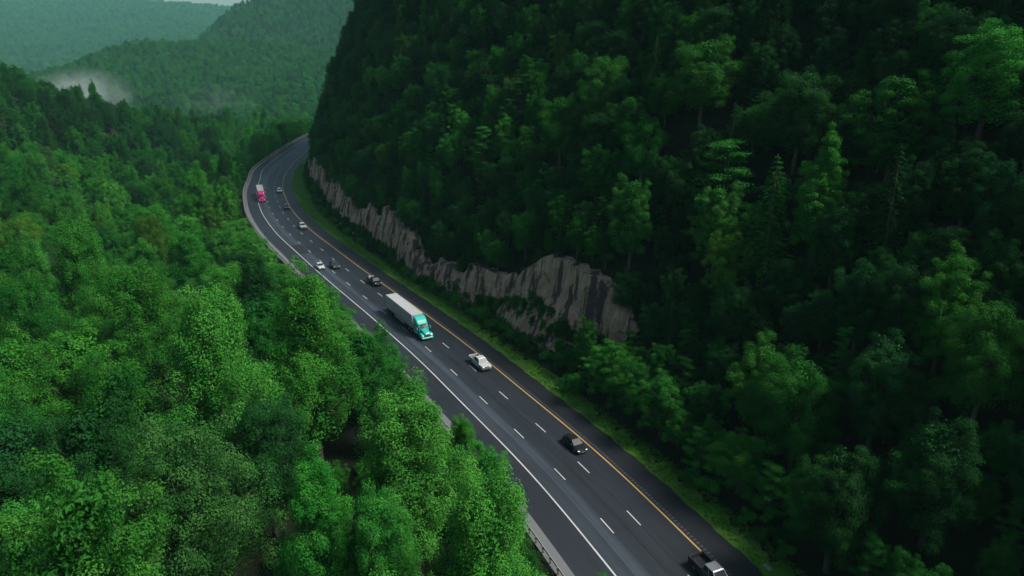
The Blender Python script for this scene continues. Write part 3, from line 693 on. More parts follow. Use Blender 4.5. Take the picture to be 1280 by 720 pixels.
def make_truck(label, paint, group):
    """conventional sleeper tractor with a box trailer; x = 0 at the front bumper"""
    root = empty('semi_truck'); tag(root, label, 'truck', group)
    def hood_ring(x, w, zl, zt): return [(x, w, zl), (x, w, zl+(zt-zl)*.7), (x, w*.80, zt-.04), (x, w*.35, zt), (x,-w*.35, zt), (x,-w*.80, zt-.04), (x,-w, zl+(zt-zl)*.7), (x,-w, zl)]
    m = MB(); m.loft([hood_ring(-.18,.52,.75,1.50), hood_ring(-.35,.70,.62,1.66), hood_ring(-1.1,.80,.62,1.86), hood_ring(-2.0,.92,.62,2.02)]); m.build('hood', paint, root, smooth=True)
    for sg in (1,-1):   # bulging front fenders
        pr = [(-.20,.62),(-.24,.95),(-.45,1.18),(-.85,1.30),(-1.35,1.28),(-1.75,1.10),(-1.95,.80),(-1.95,.62)]
        m = MB(); m.loft([[(x, sg*1.22, z) for x, z in pr], [(x*1., sg*1.10, z+.06) for x, z in pr], [(x, sg*.70, z+.06) for x, z in pr]]); m.build('fender', paint, root, smooth=True)
        m = MB(); m.box((-.26, sg*.93, .98), (.16,.30,.22), .04); m.build('headlight', LAMP, root)
        m = MB(); m.tube([(-2.2, sg*1.15, 2.35), (-1.95, sg*1.42, 2.35), (-1.95, sg*1.42, 1.75), (-2.2, sg*1.15, 1.75)], .025, 5); m.box((-1.96, sg*1.42, 2.05), (.10,.22,.52), .03); m.build('mirror', paint, root)
        m = MB(); m.lathe((-3.35, sg*.98, .78), [(.30,-.75),(.32,-.70),(.32,.70),(.30,.75)], axis='x', n=18); m.build('fuel_tank', CHROME, root)
        m = MB(); m.tube([(-4.75, sg*.95, 1.0), (-4.75, sg*.95, 3.35), (-4.85, sg*.95, 3.55)], .075, 10); m.build('exhaust_stack', CHROME, root)
        m = MB(); m.box((-2.8, sg*1.16, .62), (1.0,.24,.10), .02); m.build('step', BLACKP, root)
    m = MB(); m.box((-.16, 0, 1.13), (.10, .82, .68), .03); m.build('grille', CHROME, root)
    m = MB(); m.box((-.14, 0, .52), (.26, 2.44, .36), .07); m.build('bumper', paint, root)
    m = MB(); m.box((-.005, 0, .55), (.02, .34, .16)); m.build('number_plate', PLATE, root)
    # cab with the wind fairing rising to the trailer
    def cab_ring(x, w, zl, zs, zt): return [(x, w, zl), (x, w, zs), (x, w*.93, zt-.10), (x, w*.78, zt), (x,-w*.78, zt), (x,-w*.93, zt-.10), (x,-w, zs), (x,-w, zl)]
    m = MB(); m.loft([cab_ring(-1.92,1.02,.62,1.85,1.98), cab_ring(-2.5,1.08,.62,2.55,2.78), cab_ring(-2.75,1.12,.62,2.75,2.98)]); cab = m.build('cab', paint, root, smooth=False)
    m = MB(); m.loft([cab_ring(-2.752,1.13,.62,2.6,2.96), cab_ring(-3.1,1.18,.62,2.9,3.40), cab_ring(-3.8,1.22,.62,3.2,3.86), cab_ring(-4.55,1.24,.62,3.4,4.02)]); m.build('sleeper', paint, root, smooth=False)
    for sg in (1,-1):
        a, b_ = (-1.90, sg*.02, 1.99), (-1.92, sg*.95, 1.97); c, d = (-2.46, sg*.94, 2.66), (-2.44, sg*.02, 2.70)
        m = MB()
        if sg > 0: m.quad(a, b_, c, d, .02)
        else: m.quad(b_, a, d, c, .02)
        m.build('windshield', GLASS, root)
        q = [(-2.06, sg*1.045, 1.75), (-2.72, sg*1.125, 1.75), (-2.72, sg*1.125, 2.42), (-2.36, sg*1.08, 2.42)]
        m = MB(); m.quad(*(q if sg > 0 else [q[1], q[0], q[3], q[2]]), .015); m.build('side_window', GLASS, root)
        m = MB(); m.quad(*( [(-3.35, sg*1.205, 2.25), (-3.9, sg*1.225, 2.25), (-3.9, sg*1.225, 2.7), (-3.35, sg*1.205, 2.7)] if sg > 0 else [(-3.9, sg*1.225, 2.25), (-3.35, sg*1.205, 2.25), (-3.35, sg*1.205, 2.7), (-3.9, sg*1.225, 2.7)]), .01); m.build('sleeper_window', GLASS, root)
        m = MB(); m.box((-2.45, sg*1.12, 1.5), (.16,.03,.04)); m.build('door_handle', CHROME, root)
    m = MB(); m.box((-2.42, 0, 2.80), (.34, 1.9, .05), .01); m.build('sun_visor', paint, root)
    for k in range(5): m = MB(); m.box((-2.80, -.72+.36*k, 3.06), (.12,.08,.07), .02); m.build('marker_lamp', ORANGE, root)
    m = MB(); m.box((-4.6, 0, .82), (6.6, .86, .26)); m.box((-6.0,0,1.05), (1.1,1.0,.12)); m.build('chassis', BLACKP, root)
    for x, du in ((-1.12,False), (-5.55,True), (-6.9,True)):
        for sg in (1,-1): wheel(root, x, sg*(1.06 if not du else 1.12), .51, .28, du)
    # trailer: a part with its own pieces
    x0, x1 = -5.15, -20.3; L = x0-x1; cx = (x0+x1)/2
    m = MB(); m.box((cx, 0, 2.62), (L, 2.58, 2.78), .05); tr = m.build('trailer', TRAILER, root)
    m = MB(); m.box((cx, 0, 4.025), (L-.12, 2.46, .03)); m.build('roof', ROOFW, tr)
    for k in range(12): m = MB(); m.box((x0-.9-k*(L-1.2)/11.4, 0, 4.05), (.05, 2.44, .018)); m.build('roof_bow', ROOFW, tr)
    for sg in (1,-1):
        m = MB(); m.box((cx, sg*1.30, 1.27), (L-.1, .05, .14)); m.box((cx, sg*1.298, 3.96), (L-.1, .05, .10)); m.build('side_rail', CHROME, tr)
        m = MB()
        for k in range(13): m.box((x0-.6-k*(L-1.2)/12, sg*1.293, 2.62), (.06, .012, 2.55))
        m.build('side_post', ROOFW, tr)
        m = MB(); m.box((x1-.03, sg*.63, 2.6), (.05, 1.2, 2.5), .01); m.build('rear_door', TRAILER, tr)
        m = MB(); m.box((x1-.04, sg*1.05, 1.18), (.06,.36,.12), .01); m.build('tail_light', RED, tr)
        m = MB(); m.box((-9.0, sg*.85, .72), (.16,.16,1.1)); m.box((-9.0, sg*.85, .16), (.3,.26,.05)); m.build('landing_leg', BLACKP, tr)
        m = MB(); m.box((-12.6, sg*1.20, .88), (5.4,.03,.75)); m.build('side_skirt', TRAILER, tr)
        m = MB(); m.box((x1+.35, sg*.95, .62), (.03,.62,.75)); m.build('mud_flap', BLACKP, tr)
    m = MB(); m.box((x1+2.3, 0, .95), (4.2, 1.1, .34)); m.box((x1+.08, 0, .58), (.10, 2.1, .10)); m.box((x1+.08, .7, .88), (.08,.08,.6)); m.box((x1+.08,-.7, .88), (.08,.08,.6)); m.build('underframe', BLACKP, tr)
    for x in (x1+1.9, x1+3.15):
        for sg in (1,-1):
            mb = MB(); r, w, y = .51, .28, sg*1.12
            for yy in (y, y-sg*.33): mb.lathe((x, yy, r), [(r*.5,-w/2), (r*.93,-w/2), (r,-w*.36), (r,w*.36), (r*.93,w/2), (r*.5,w/2)], n=20)
            mb.build('wheel', RUBBER, tr, smooth=True)
    return root
t1 = make_truck('teal semi truck pulling a long plain off-white box trailer in the middle lane', P_TEAL, 'semi trucks on the road'); place(t1, 182.2, -5.75)
t2 = make_truck('crimson pink semi truck with a white box trailer in the outer lane of the bend', P_PINK, 'semi trucks on the road'); place(t2, 349.5, -9.5, 0)
VG = 'vehicles coming round the bend'
c = make_car('pickup_truck', 'white crew cab pickup beside the yellow line, below the teal truck', 'pickup', P_WHITE, 'pickup', VG); place(c, 166.2, -2.1)
c = make_car('parked_car', 'low black sedan alone beside the yellow line near the bottom of the road', 'car', P_BLACK, 'sedan', VG); c.name = 'sedan_car'; place(c, 134.3, -2.15)
c = make_car('pickup_truck', 'dark pickup with silver roof and open bed cut off by the bottom edge', 'pickup', P_SILVER, 'pickup', VG); place(c, 104.6, -1.8)
for ch in c.children:
    if ch.name.split('.')[0] in ('bed', 'body'): ch.data.materials[0] = P_DARK
c = make_car('pickup_truck', 'black pickup carrying white boxes just behind the teal truck trailer', 'pickup', P_BLACK, 'pickup', VG); place(c, 223.8, -1.75)
px, py, tx, ty = station(225.7); ox, oy = px+ty*-1.75, py-tx*-1.75; an = math.atan2(-ty,-tx)
for (dx, dy, d, z) in ((-.1,.30,(1.0,.9,.75),.664), (.05,-.52,(.8,.7,.95),.664)):
    m = MB(); m.box((0,0,d[2]/2), d, .02); o = m.build('cargo_box', BOXW); o.location = (ox+dx*math.cos(an)-dy*math.sin(an), oy+dx*math.sin(an)+dy*math.cos(an), z); o.rotation_euler = (0,0,an)
    m2 = MB(); m2.box((0,0,d[2]+.004), (d[0]*.98,.07,.008)); m2.build('tape', PLATE, o)
    tag(o, 'taller white box in the open bed of the black pickup' if d[2] > .9 else 'wider white box in the open bed of the black pickup', 'box', 'boxes in the black pickup bed')
c = make_car('sedan_car', 'white sedan in the outer lane beside a dark suv', 'car', P_WHITE, 'sedan', VG); place(c, 244.8, -9.6)
c = make_car('suv_car', 'dark suv in the middle lane beside a white sedan', 'car', P_DARK, 'suv', VG); place(c, 243.4, -5.95)
c = make_car('pickup_truck', 'white pickup with a dark bed beside the yellow line in the bend', 'pickup', P_WHITE, 'pickup', VG); place(c, 296.2, -1.9)
for ch in c.children:
    if ch.name.split('.')[0] == 'bed': ch.data.materials[0] = P_DARK
c = make_car('suv_car', 'small blue-grey suv between the white pickup and the farthest white car', 'car', BLUEP, 'suv', VG); place(c, 332.8, -1.6)
c = make_car('suv_car', 'farthest white suv beside the yellow line, right of the crimson truck', 'car', P_WHITE, 'suv', VG); place(c, 371.5, -1.6)
# ---------------------------------------------------------------- where the trees stand
VARS = {'tulip': 3, 'oak': 3, 'maple': 3, 'layered': 3, 'spire': 2, 'conifer': 2, 'shrub': 3}
CROWN = {'tulip': (4.8, 21), 'oak': (5.5, 18), 'maple': (4.4, 17), 'layered': (4.7, 18), 'spire': (3.0, 20), 'conifer': (3.7, 21), 'shrub': (1.6, 2.6)}
def pick(rng, table):
    r = rng.random()*sum(w for _, w in table)
    for k, w in table:
        r -= w
        if r <= 0: return k
    return table[-1][0]
def over_road(x, y, z, r, H):
    """how far a crown hangs in over the road as seen along the sight lines from the look-out at 52 m: the largest offset and its station"""
    best = (-99., 0.)
    a = math.atan2(x, y); cx, cy = math.cos(a), -math.sin(a)
    for f, w in ((1., .15), (.92, .5), (.75, .85), (.55, .95), (.4, .8)):
        for sg in (1, -1, 0):
            zz = z+H*f; t = 52.42/(52.42-zz) if zz < 45 else 50
            px, py = (x+sg*cx*r*w)*t, (y+sg*cy*r*w)*t
            S, O = road_coords([px], [py])
            if 40 < S[0] < 560 and -30 < O[0] < 60 and O[0] > best[0]: best = (float(O[0]), float(S[0]))
    return best
class Plan:
    """trees set down with a spacing; a cell grid keeps the test quick"""
    def __init__(s): s.g = {}; s.rows = []
    def free(s, x, y, r):
        cx, cy = int(x//12), int(y//12)
        for i in (-1, 0, 1):
            for j in (-1, 0, 1):
                for (a, b, q) in s.g.get((cx+i, cy+j), ()):
                    if (a-x)**2+(b-y)**2 < (.5*(q+r))**2: return False
        return True
    def put(s, row, r):
        s.rows.append(row); s.g.setdefault((int(row[2]//12), int(row[3]//12)), []).append((row[2], row[3], r))
def grow(manual):
    """rows: kind, variant, x, y, z, scale, height scale, turn, tint, brightness"""
    rng = np.random.default_rng(77); P = Plan()
    for k, v, x, y, z, sc, sz, tint, j in manual: P.put((k, v, x, y, z, sc, sz, rng.random()*6.28, tint, j), CROWN[k][0]*sc*(1.45 if k != 'shrub' else 1.2))
    def scatter(n, gen, table, tints, rad, scl, hs=(.9, 1.15), jit=(.75, 1.2)):
        x, y = gen(n); S, O = road_coords(x, y); z = terrain(x, y, (S, O))
        for i in range(n):
            u = x[i]/max(y[i]*.95+15, 1)
            if abs(u) > 1.0 or y[i] < 4: continue
            d = math.hypot(x[i], y[i]); ok, f = rad(S[i], O[i], d, x[i], y[i])
            if not ok: continue
            k = pick(rng, table(S[i], O[i])); sc = (scl[0]+(scl[1]-scl[0])*rng.random())*f; r = CROWN[k][0]*sc*((1.95 if d < 190 else 1.5) if O[i] < 0 else 1.15)
            if not P.free(x[i], y[i], r): continue
            h = sc*(hs[0]+(hs[1]-hs[0])*rng.random())
            if O[i] < -18 and O[i] > -80:
                for _ in range(14):
                    o_, s_ = over_road(x[i], y[i], z[i], CROWN[k][0]*sc, CROWN[k][1]*h)
                    if o_ < (-16.0 if s_ > 245 else -11.9): break
                    h *= .9
                    if h < .78*sc: sc *= .95
                else: continue
                if h < .3: continue
            P.put((k, int(rng.integers(VARS[k])), x[i], y[i], z[i]-.1, sc, h, rng.random()*6.28, pick(rng, tints(S[i], O[i], x[i], y[i])), jit[0]+(jit[1]-jit[0])*rng.random()), r)
    # the front row along the guardrail
    def genf(n):
        s = 84+rng.random(n)*175; return on_road(s, -19.4-rng.random(n)*4.5)
    scatter(1200, genf, lambda S, O: [('maple', 4), ('oak', 2), ('tulip', 1.5)], lambda S, O, x, y: [('bright', 4), ('fresh', 1), ('mid', 3)], lambda S, O, d, x, y: (O < -19.2, 1.0), (.72, 1.1), (.8, 1.15))
    # valley side
    def genl(n):
        y = -10+rng.random(n)*720; return -(.02+1.02*rng.random(n))*(y+30)+30, y
    def radl(S, O, d, x, y):
        if O > -20.5-(3.0 if S < 150 else 0): return False, 1
        return True, (1.42 if d < 190 else 1.12)
    scatter(16000, genl, lambda S, O: [('tulip', 3), ('oak', 4), ('maple', 4), ('layered', .3), ('conifer', .15)] if S < 215 else [('tulip', .7), ('oak', 5), ('maple', 4), ('conifer', .08)],
            lambda S, O, x, y: [('bright', 4.2), ('fresh', 1.5), ('olive', .3), ('mid', 2.6), ('deep', .7), ('pale', .1)] if y < 400+.18*x else ([('deep', 4), ('mid', 3)] if x < -.42*y else [('bright', 2), ('far', 3), ('mid', 2)]), radl, (.80, 1.15), (.74, 1.22))
    # saplings filling the gaps between the valley-side crowns
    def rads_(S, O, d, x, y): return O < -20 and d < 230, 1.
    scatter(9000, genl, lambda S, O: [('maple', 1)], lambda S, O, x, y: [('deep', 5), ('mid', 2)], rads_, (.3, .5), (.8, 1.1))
    # hill side; its shade is put into the leaf tints, deepest nearby
    def genr(n):
        s = 62+rng.random(n)*480; r = hillrow(s); o = r[7]+.5+rng.random(n)**.9*120; return on_road(s, o)
    def radr(S, O, d, x, y):
        r = hillrow(S)
        if O < r[7]+.6: return False, 1
        return True, (.72 if O < r[7]+8 else .95)
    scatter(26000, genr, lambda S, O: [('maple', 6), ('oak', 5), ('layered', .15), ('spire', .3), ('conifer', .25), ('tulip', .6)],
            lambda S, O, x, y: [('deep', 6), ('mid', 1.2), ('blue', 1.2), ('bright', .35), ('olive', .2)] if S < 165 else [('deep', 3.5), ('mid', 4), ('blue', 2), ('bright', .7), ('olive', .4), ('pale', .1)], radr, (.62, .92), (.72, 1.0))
    # saplings under the hill woods and along the brink of the rock
    def genu(n):
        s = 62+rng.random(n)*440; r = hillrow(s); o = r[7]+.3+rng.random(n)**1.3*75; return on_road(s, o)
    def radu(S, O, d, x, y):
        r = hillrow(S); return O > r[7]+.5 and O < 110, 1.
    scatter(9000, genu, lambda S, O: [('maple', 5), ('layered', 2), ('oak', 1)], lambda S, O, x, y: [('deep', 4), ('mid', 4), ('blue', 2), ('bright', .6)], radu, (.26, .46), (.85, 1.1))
    # low trees on the bank between the verge and the rock
    def genb(n):
        s = 60+rng.random(n)*400; r = hillrow(s); o = r[1]+1.0+rng.random(n)*np.maximum(r[5]-r[1]-2.0, .1); return on_road(s, o)
    def radb(S, O, d, x, y):
        r = hillrow(S)
        if O < r[1]+.9 or O > r[5]-.3: return False, 1
        near = S < 145
        if not near and O > r[1]+3.5 and rng.random() < .55: return False, 1
        return True, (1.0 if near else .52)
    scatter(2600, genb, lambda S, O: [('maple', 4), ('layered', 2), ('oak', 1)] if S < 145 else [('maple', 3), ('shrub', 0)],
            lambda S, O, x, y: [('mid', 3), ('deep', 3), ('bright', 1.)], radb, (.36, .58), (.8, 1.0))
    def gens(n):
        s = 60+rng.random(n)*400; r = hillrow(s); o = r[0]+1.0+rng.random(n)*np.maximum(r[5]-r[0]-1.2, .1); return on_road(s, o)
    def rads(S, O, d, x, y):
        r = hillrow(S); return O > r[0]+1.0 and O < r[5]+.4, 1.
    scatter(2600, gens, lambda S, O: [('shrub', 1)], lambda S, O, x, y: [('mid', 3), ('bright', 2), ('deep', 2)], rads, (.7, 1.5), (.75, 1.05))
    # scrub between the guardrail and the first trees
    def genk(n):
        s = 128+rng.random(n)*330; r = hillrow(s); o = r[7]+.5+1.1*rng.random(n); return on_road(s, o)
    scatter(900, genk, lambda S, O: [('shrub', 1)], lambda S, O, x, y: [('mid', 3), ('deep', 3), ('bright', 1)], lambda S, O, d, x, y: (rng.random() < (.75 if S < 190 else .8), 1.), (.8, 1.7), (.7, 1.0))
    def genv(n):                    # shrubs and creepers rooted in clefts of the rock
        s = 150+rng.random(n)*290; r = hillrow(s); o = r[5]+.2+rng.random(n)*np.maximum(r[7]-r[5]+.4, .1); return on_road(s, o)
    scatter(1800, genv, lambda S, O: [('shrub', 1)], lambda S, O, x, y: [('mid', 3), ('deep', 3), ('bright', 1)], lambda S, O, d, x, y: ((math.sin(S*.13+1)+.6*math.sin(S*.31) > -.05 or S > 305) if S > 190 else rng.random() < .02, 1.), (1.0, 1.8), (.7, 1.0))
    def gene(n):
        s = 188+rng.random(n)*240; r = hillrow(s); o = r[1]+.4+rng.random(n)*np.maximum(r[5]-r[1]-.8, .1); return on_road(s, o)
    scatter(900, gene, lambda S, O: [('maple', 3), ('layered', 1)], lambda S, O, x, y: [('mid', 3), ('deep', 3), ('bright', 1.)], lambda S, O, d, x, y: (S < 215 or math.sin(S*.09) > .55, 1.), (.34, .6), (.9, 1.1))
    def geng(n):
        s = 66+rng.random(n)*400; return on_road(s, -17.6-rng.random(n)*5)
    def radg(S, O, d, x, y): return O < -17.9 - (.9 if S > 250 else .3), 1.
    scatter(1500, geng, lambda S, O: [('shrub', 1)], lambda S, O, x, y: [('mid', 3), ('deep', 2), ('bright', 1)], radg, (.7, 1.25), (.7, 1.0))
    return P.rows
MANUAL = [
 ('tulip', 0, -11.4, 66.2, -6.0, 1.55, 1.28, 'fresh', 1.0),
 ('tulip', 1, -36.6, 77.5, -2.6, 1.65, 1.45, 'fresh', 0.98),
 ('tulip', 2, -28.2, 87.7, -5.2, 1.65, 1.45, 'bright', 1.05),
 ('oak', 0, -31.3, 56.3, -3.7, 1.41, 1.41, 'pale', 1.0),
 ('oak', 1, -40.7, 50.5, -3.3, 1.3, 1.3, 'fresh', 0.9),
 ('tulip', 1, -2.1, 49.9, -5.5, 1.25, 1.25, 'fresh', 1.05),
 ('tulip', 2, -18.7, 55.6, -4.5, 1.03, 1.03, 'bright', 1.1),
 ('maple', 0, -58.0, 84.0, -3.7, 1.65, 1.45, 'bright', 0.95),
 ('oak', 2, -64.5, 79.2, -3.5, 1.36, 1.36, 'bright', 0.9),
 ('maple', 1, -41.4, 139.2, -2.2, 0.93, 0.62, 'bright', 1.05),
 ('maple', 2, -56.0, 157.1, -5.0, 1.09, 0.76, 'bright', 0.95),
 ('conifer', 1, -15.0, 84.9, -4.1, 1.06, 0.92, 'mid', 1.1),
 ('maple', 0, -11.0, 86.6, -1.7, 0.28, 0.18, 'mid', 1.0),
 ('maple', 2, -0.9, 66.2, -1.6, 0.55, 0.55, 'mid', 1.0),
 ('oak', 0, -61.5, 105.0, -3.4, 1.58, 1.45, 'bright', 0.8),
 ('oak', 1, -119.9, 175.3, -17.3, 1.65, 1.45, 'pale', 0.75),
 ('tulip', 0, -85.3, 174.9, -16.6, 1.65, 1.45, 'bright', 1.0),
 ('oak', 2, -77.1, 193.1, -6.0, 1.04, 0.7, 'bright', 0.95),
 ('maple', 0, -39.2, 99.7, -4.7, 1.45, 1.45, 'mid', 0.95),
 ('maple', 1, -22.5, 94.5, -4.8, 1.2, 1.2, 'mid', 1.0),
 ('maple', 2, -46.0, 73.0, -2.7, 1.6, 1.45, 'mid', 0.8),
 ('oak', 1, -29.4, 70.9, -3.4, 1.18, 1.18, 'deep', 1.1),
 ('oak', 2, -50.3, 59.6, -2.6, 1.28, 1.28, 'deep', 1.1),
 ('tulip', 0, -12.4, 54.5, -5.9, 1.02, 1.02, 'fresh', 0.95),
 ('maple', 1, -44.0, 62.4, -3.1, 1.34, 1.34, 'deep', 1.0),
 ('tulip', 2, -115.2, 249.7, -13.6, 1.65, 1.45, 'bright', 1.1),
 ('oak', 0, -122.9, 227.4, -17.7, 1.65, 1.45, 'bright', 1.0),
 ('maple', 0, 62.8, 93.9, 42.6, 1.42, 0.95, 'fresh', 1.15),
 ('spire', 0, 43.9, 96.2, 24.5, 1.42, 0.95, 'bright', 1.1),
 ('layered', 0, 35.0, 112.1, 23.5, 1.42, 0.95, 'bright', 0.8),
 ('maple', 1, 33.0, 107.4, 18.7, 0.97, 0.95, 'fresh', 0.85),
 ('conifer', 0, 38.2, 99.0, 20.2, 1.19, 0.95, 'mid', 1.0),
 ('oak', 0, 28.4, 74.1, 0.7, 0.73, 0.49, 'bright', 0.95),
 ('maple', 0, 16.0, 100.1, 0.7, 0.95, 0.63, 'bright', 1.0),
 ('maple', 1, 21.7, 88.5, 0.7, 0.9, 0.6, 'mid', 1.05),
 ('maple', 1, 49.0, 72.5, 18.1, 0.89, 0.89, 'bright', 0.9),
 ('oak', 1, 34.6, 73.8, 4.3, 1.11, 0.95, 'mid', 0.9),
 ('oak', 2, 49.1, 64.8, 14.9, 0.87, 0.87, 'mid', 0.9),
 ('maple', 2, 42.2, 58.9, 5.1, 1.09, 0.95, 'deep', 0.9),
 ('maple', 2, 32.3, 79.8, 4.8, 1.05, 0.95, 'bright', 0.75),
 ('spire', 1, 4.0, 128.0, 4.0, 0.49, 0.32, 'mid', 1.0),
 ('maple', 2, 1.9, 122.0, 0.3, 0.29, 0.19, 'mid', 0.9),
 ('maple', 0, -3.1, 137.7, 1.9, 0.29, 0.19, 'bright', 0.95),
 ('conifer', 0, -7.5, 140.4, 0.4, 0.29, 0.19, 'deep', 1.1),
 ('maple', 1, 14.0, 103.6, 0.6, 0.61, 0.41, 'bright', 0.9),
 ('oak', 0, 18.4, 94.7, 0.6, 0.72, 0.54, 'mid', 1.0),
 ('maple', 2, 23.5, 84.8, 0.7, 0.65, 0.44, 'bright', 0.8),
 ('maple', 1, 13.1, 109.4, 1.5, 0.57, 0.57, 'fresh', 0.8),
 ('oak', 2, 10.5, 152.1, 30.1, 1.03, 0.95, 'bright', 0.7),
 ('maple', 1, 20.8, 116.6, 18.2, 1.02, 0.95, 'mid', 1.0),
 ('oak', 0, 20.2, 149.6, 37.7, 1.19, 0.95, 'mid', 1.1),
 ('maple', 0, 33.8, 60.3, 0.7, 1.02, 0.95, 'deep', 0.8),
 ('maple', 1, 8.6, 112.1, 0.3, 0.3, 0.2, 'mid', 1.0),
 ('maple', 0, 41.5, 69.8, 9.2, 0.99, 0.95, 'deep', 1.1),
 ('oak', 1, 34.5, 128.5, 41.7, 1.34, 0.95, 'mid', 1.1),
 ('oak', 2, 46.2, 112.7, 35.6, 1.23, 0.95, 'deep', 1.2),
 ('maple', 1, 53.7, 98.0, 35.4, 1.41, 0.95, 'mid', 0.9),
]
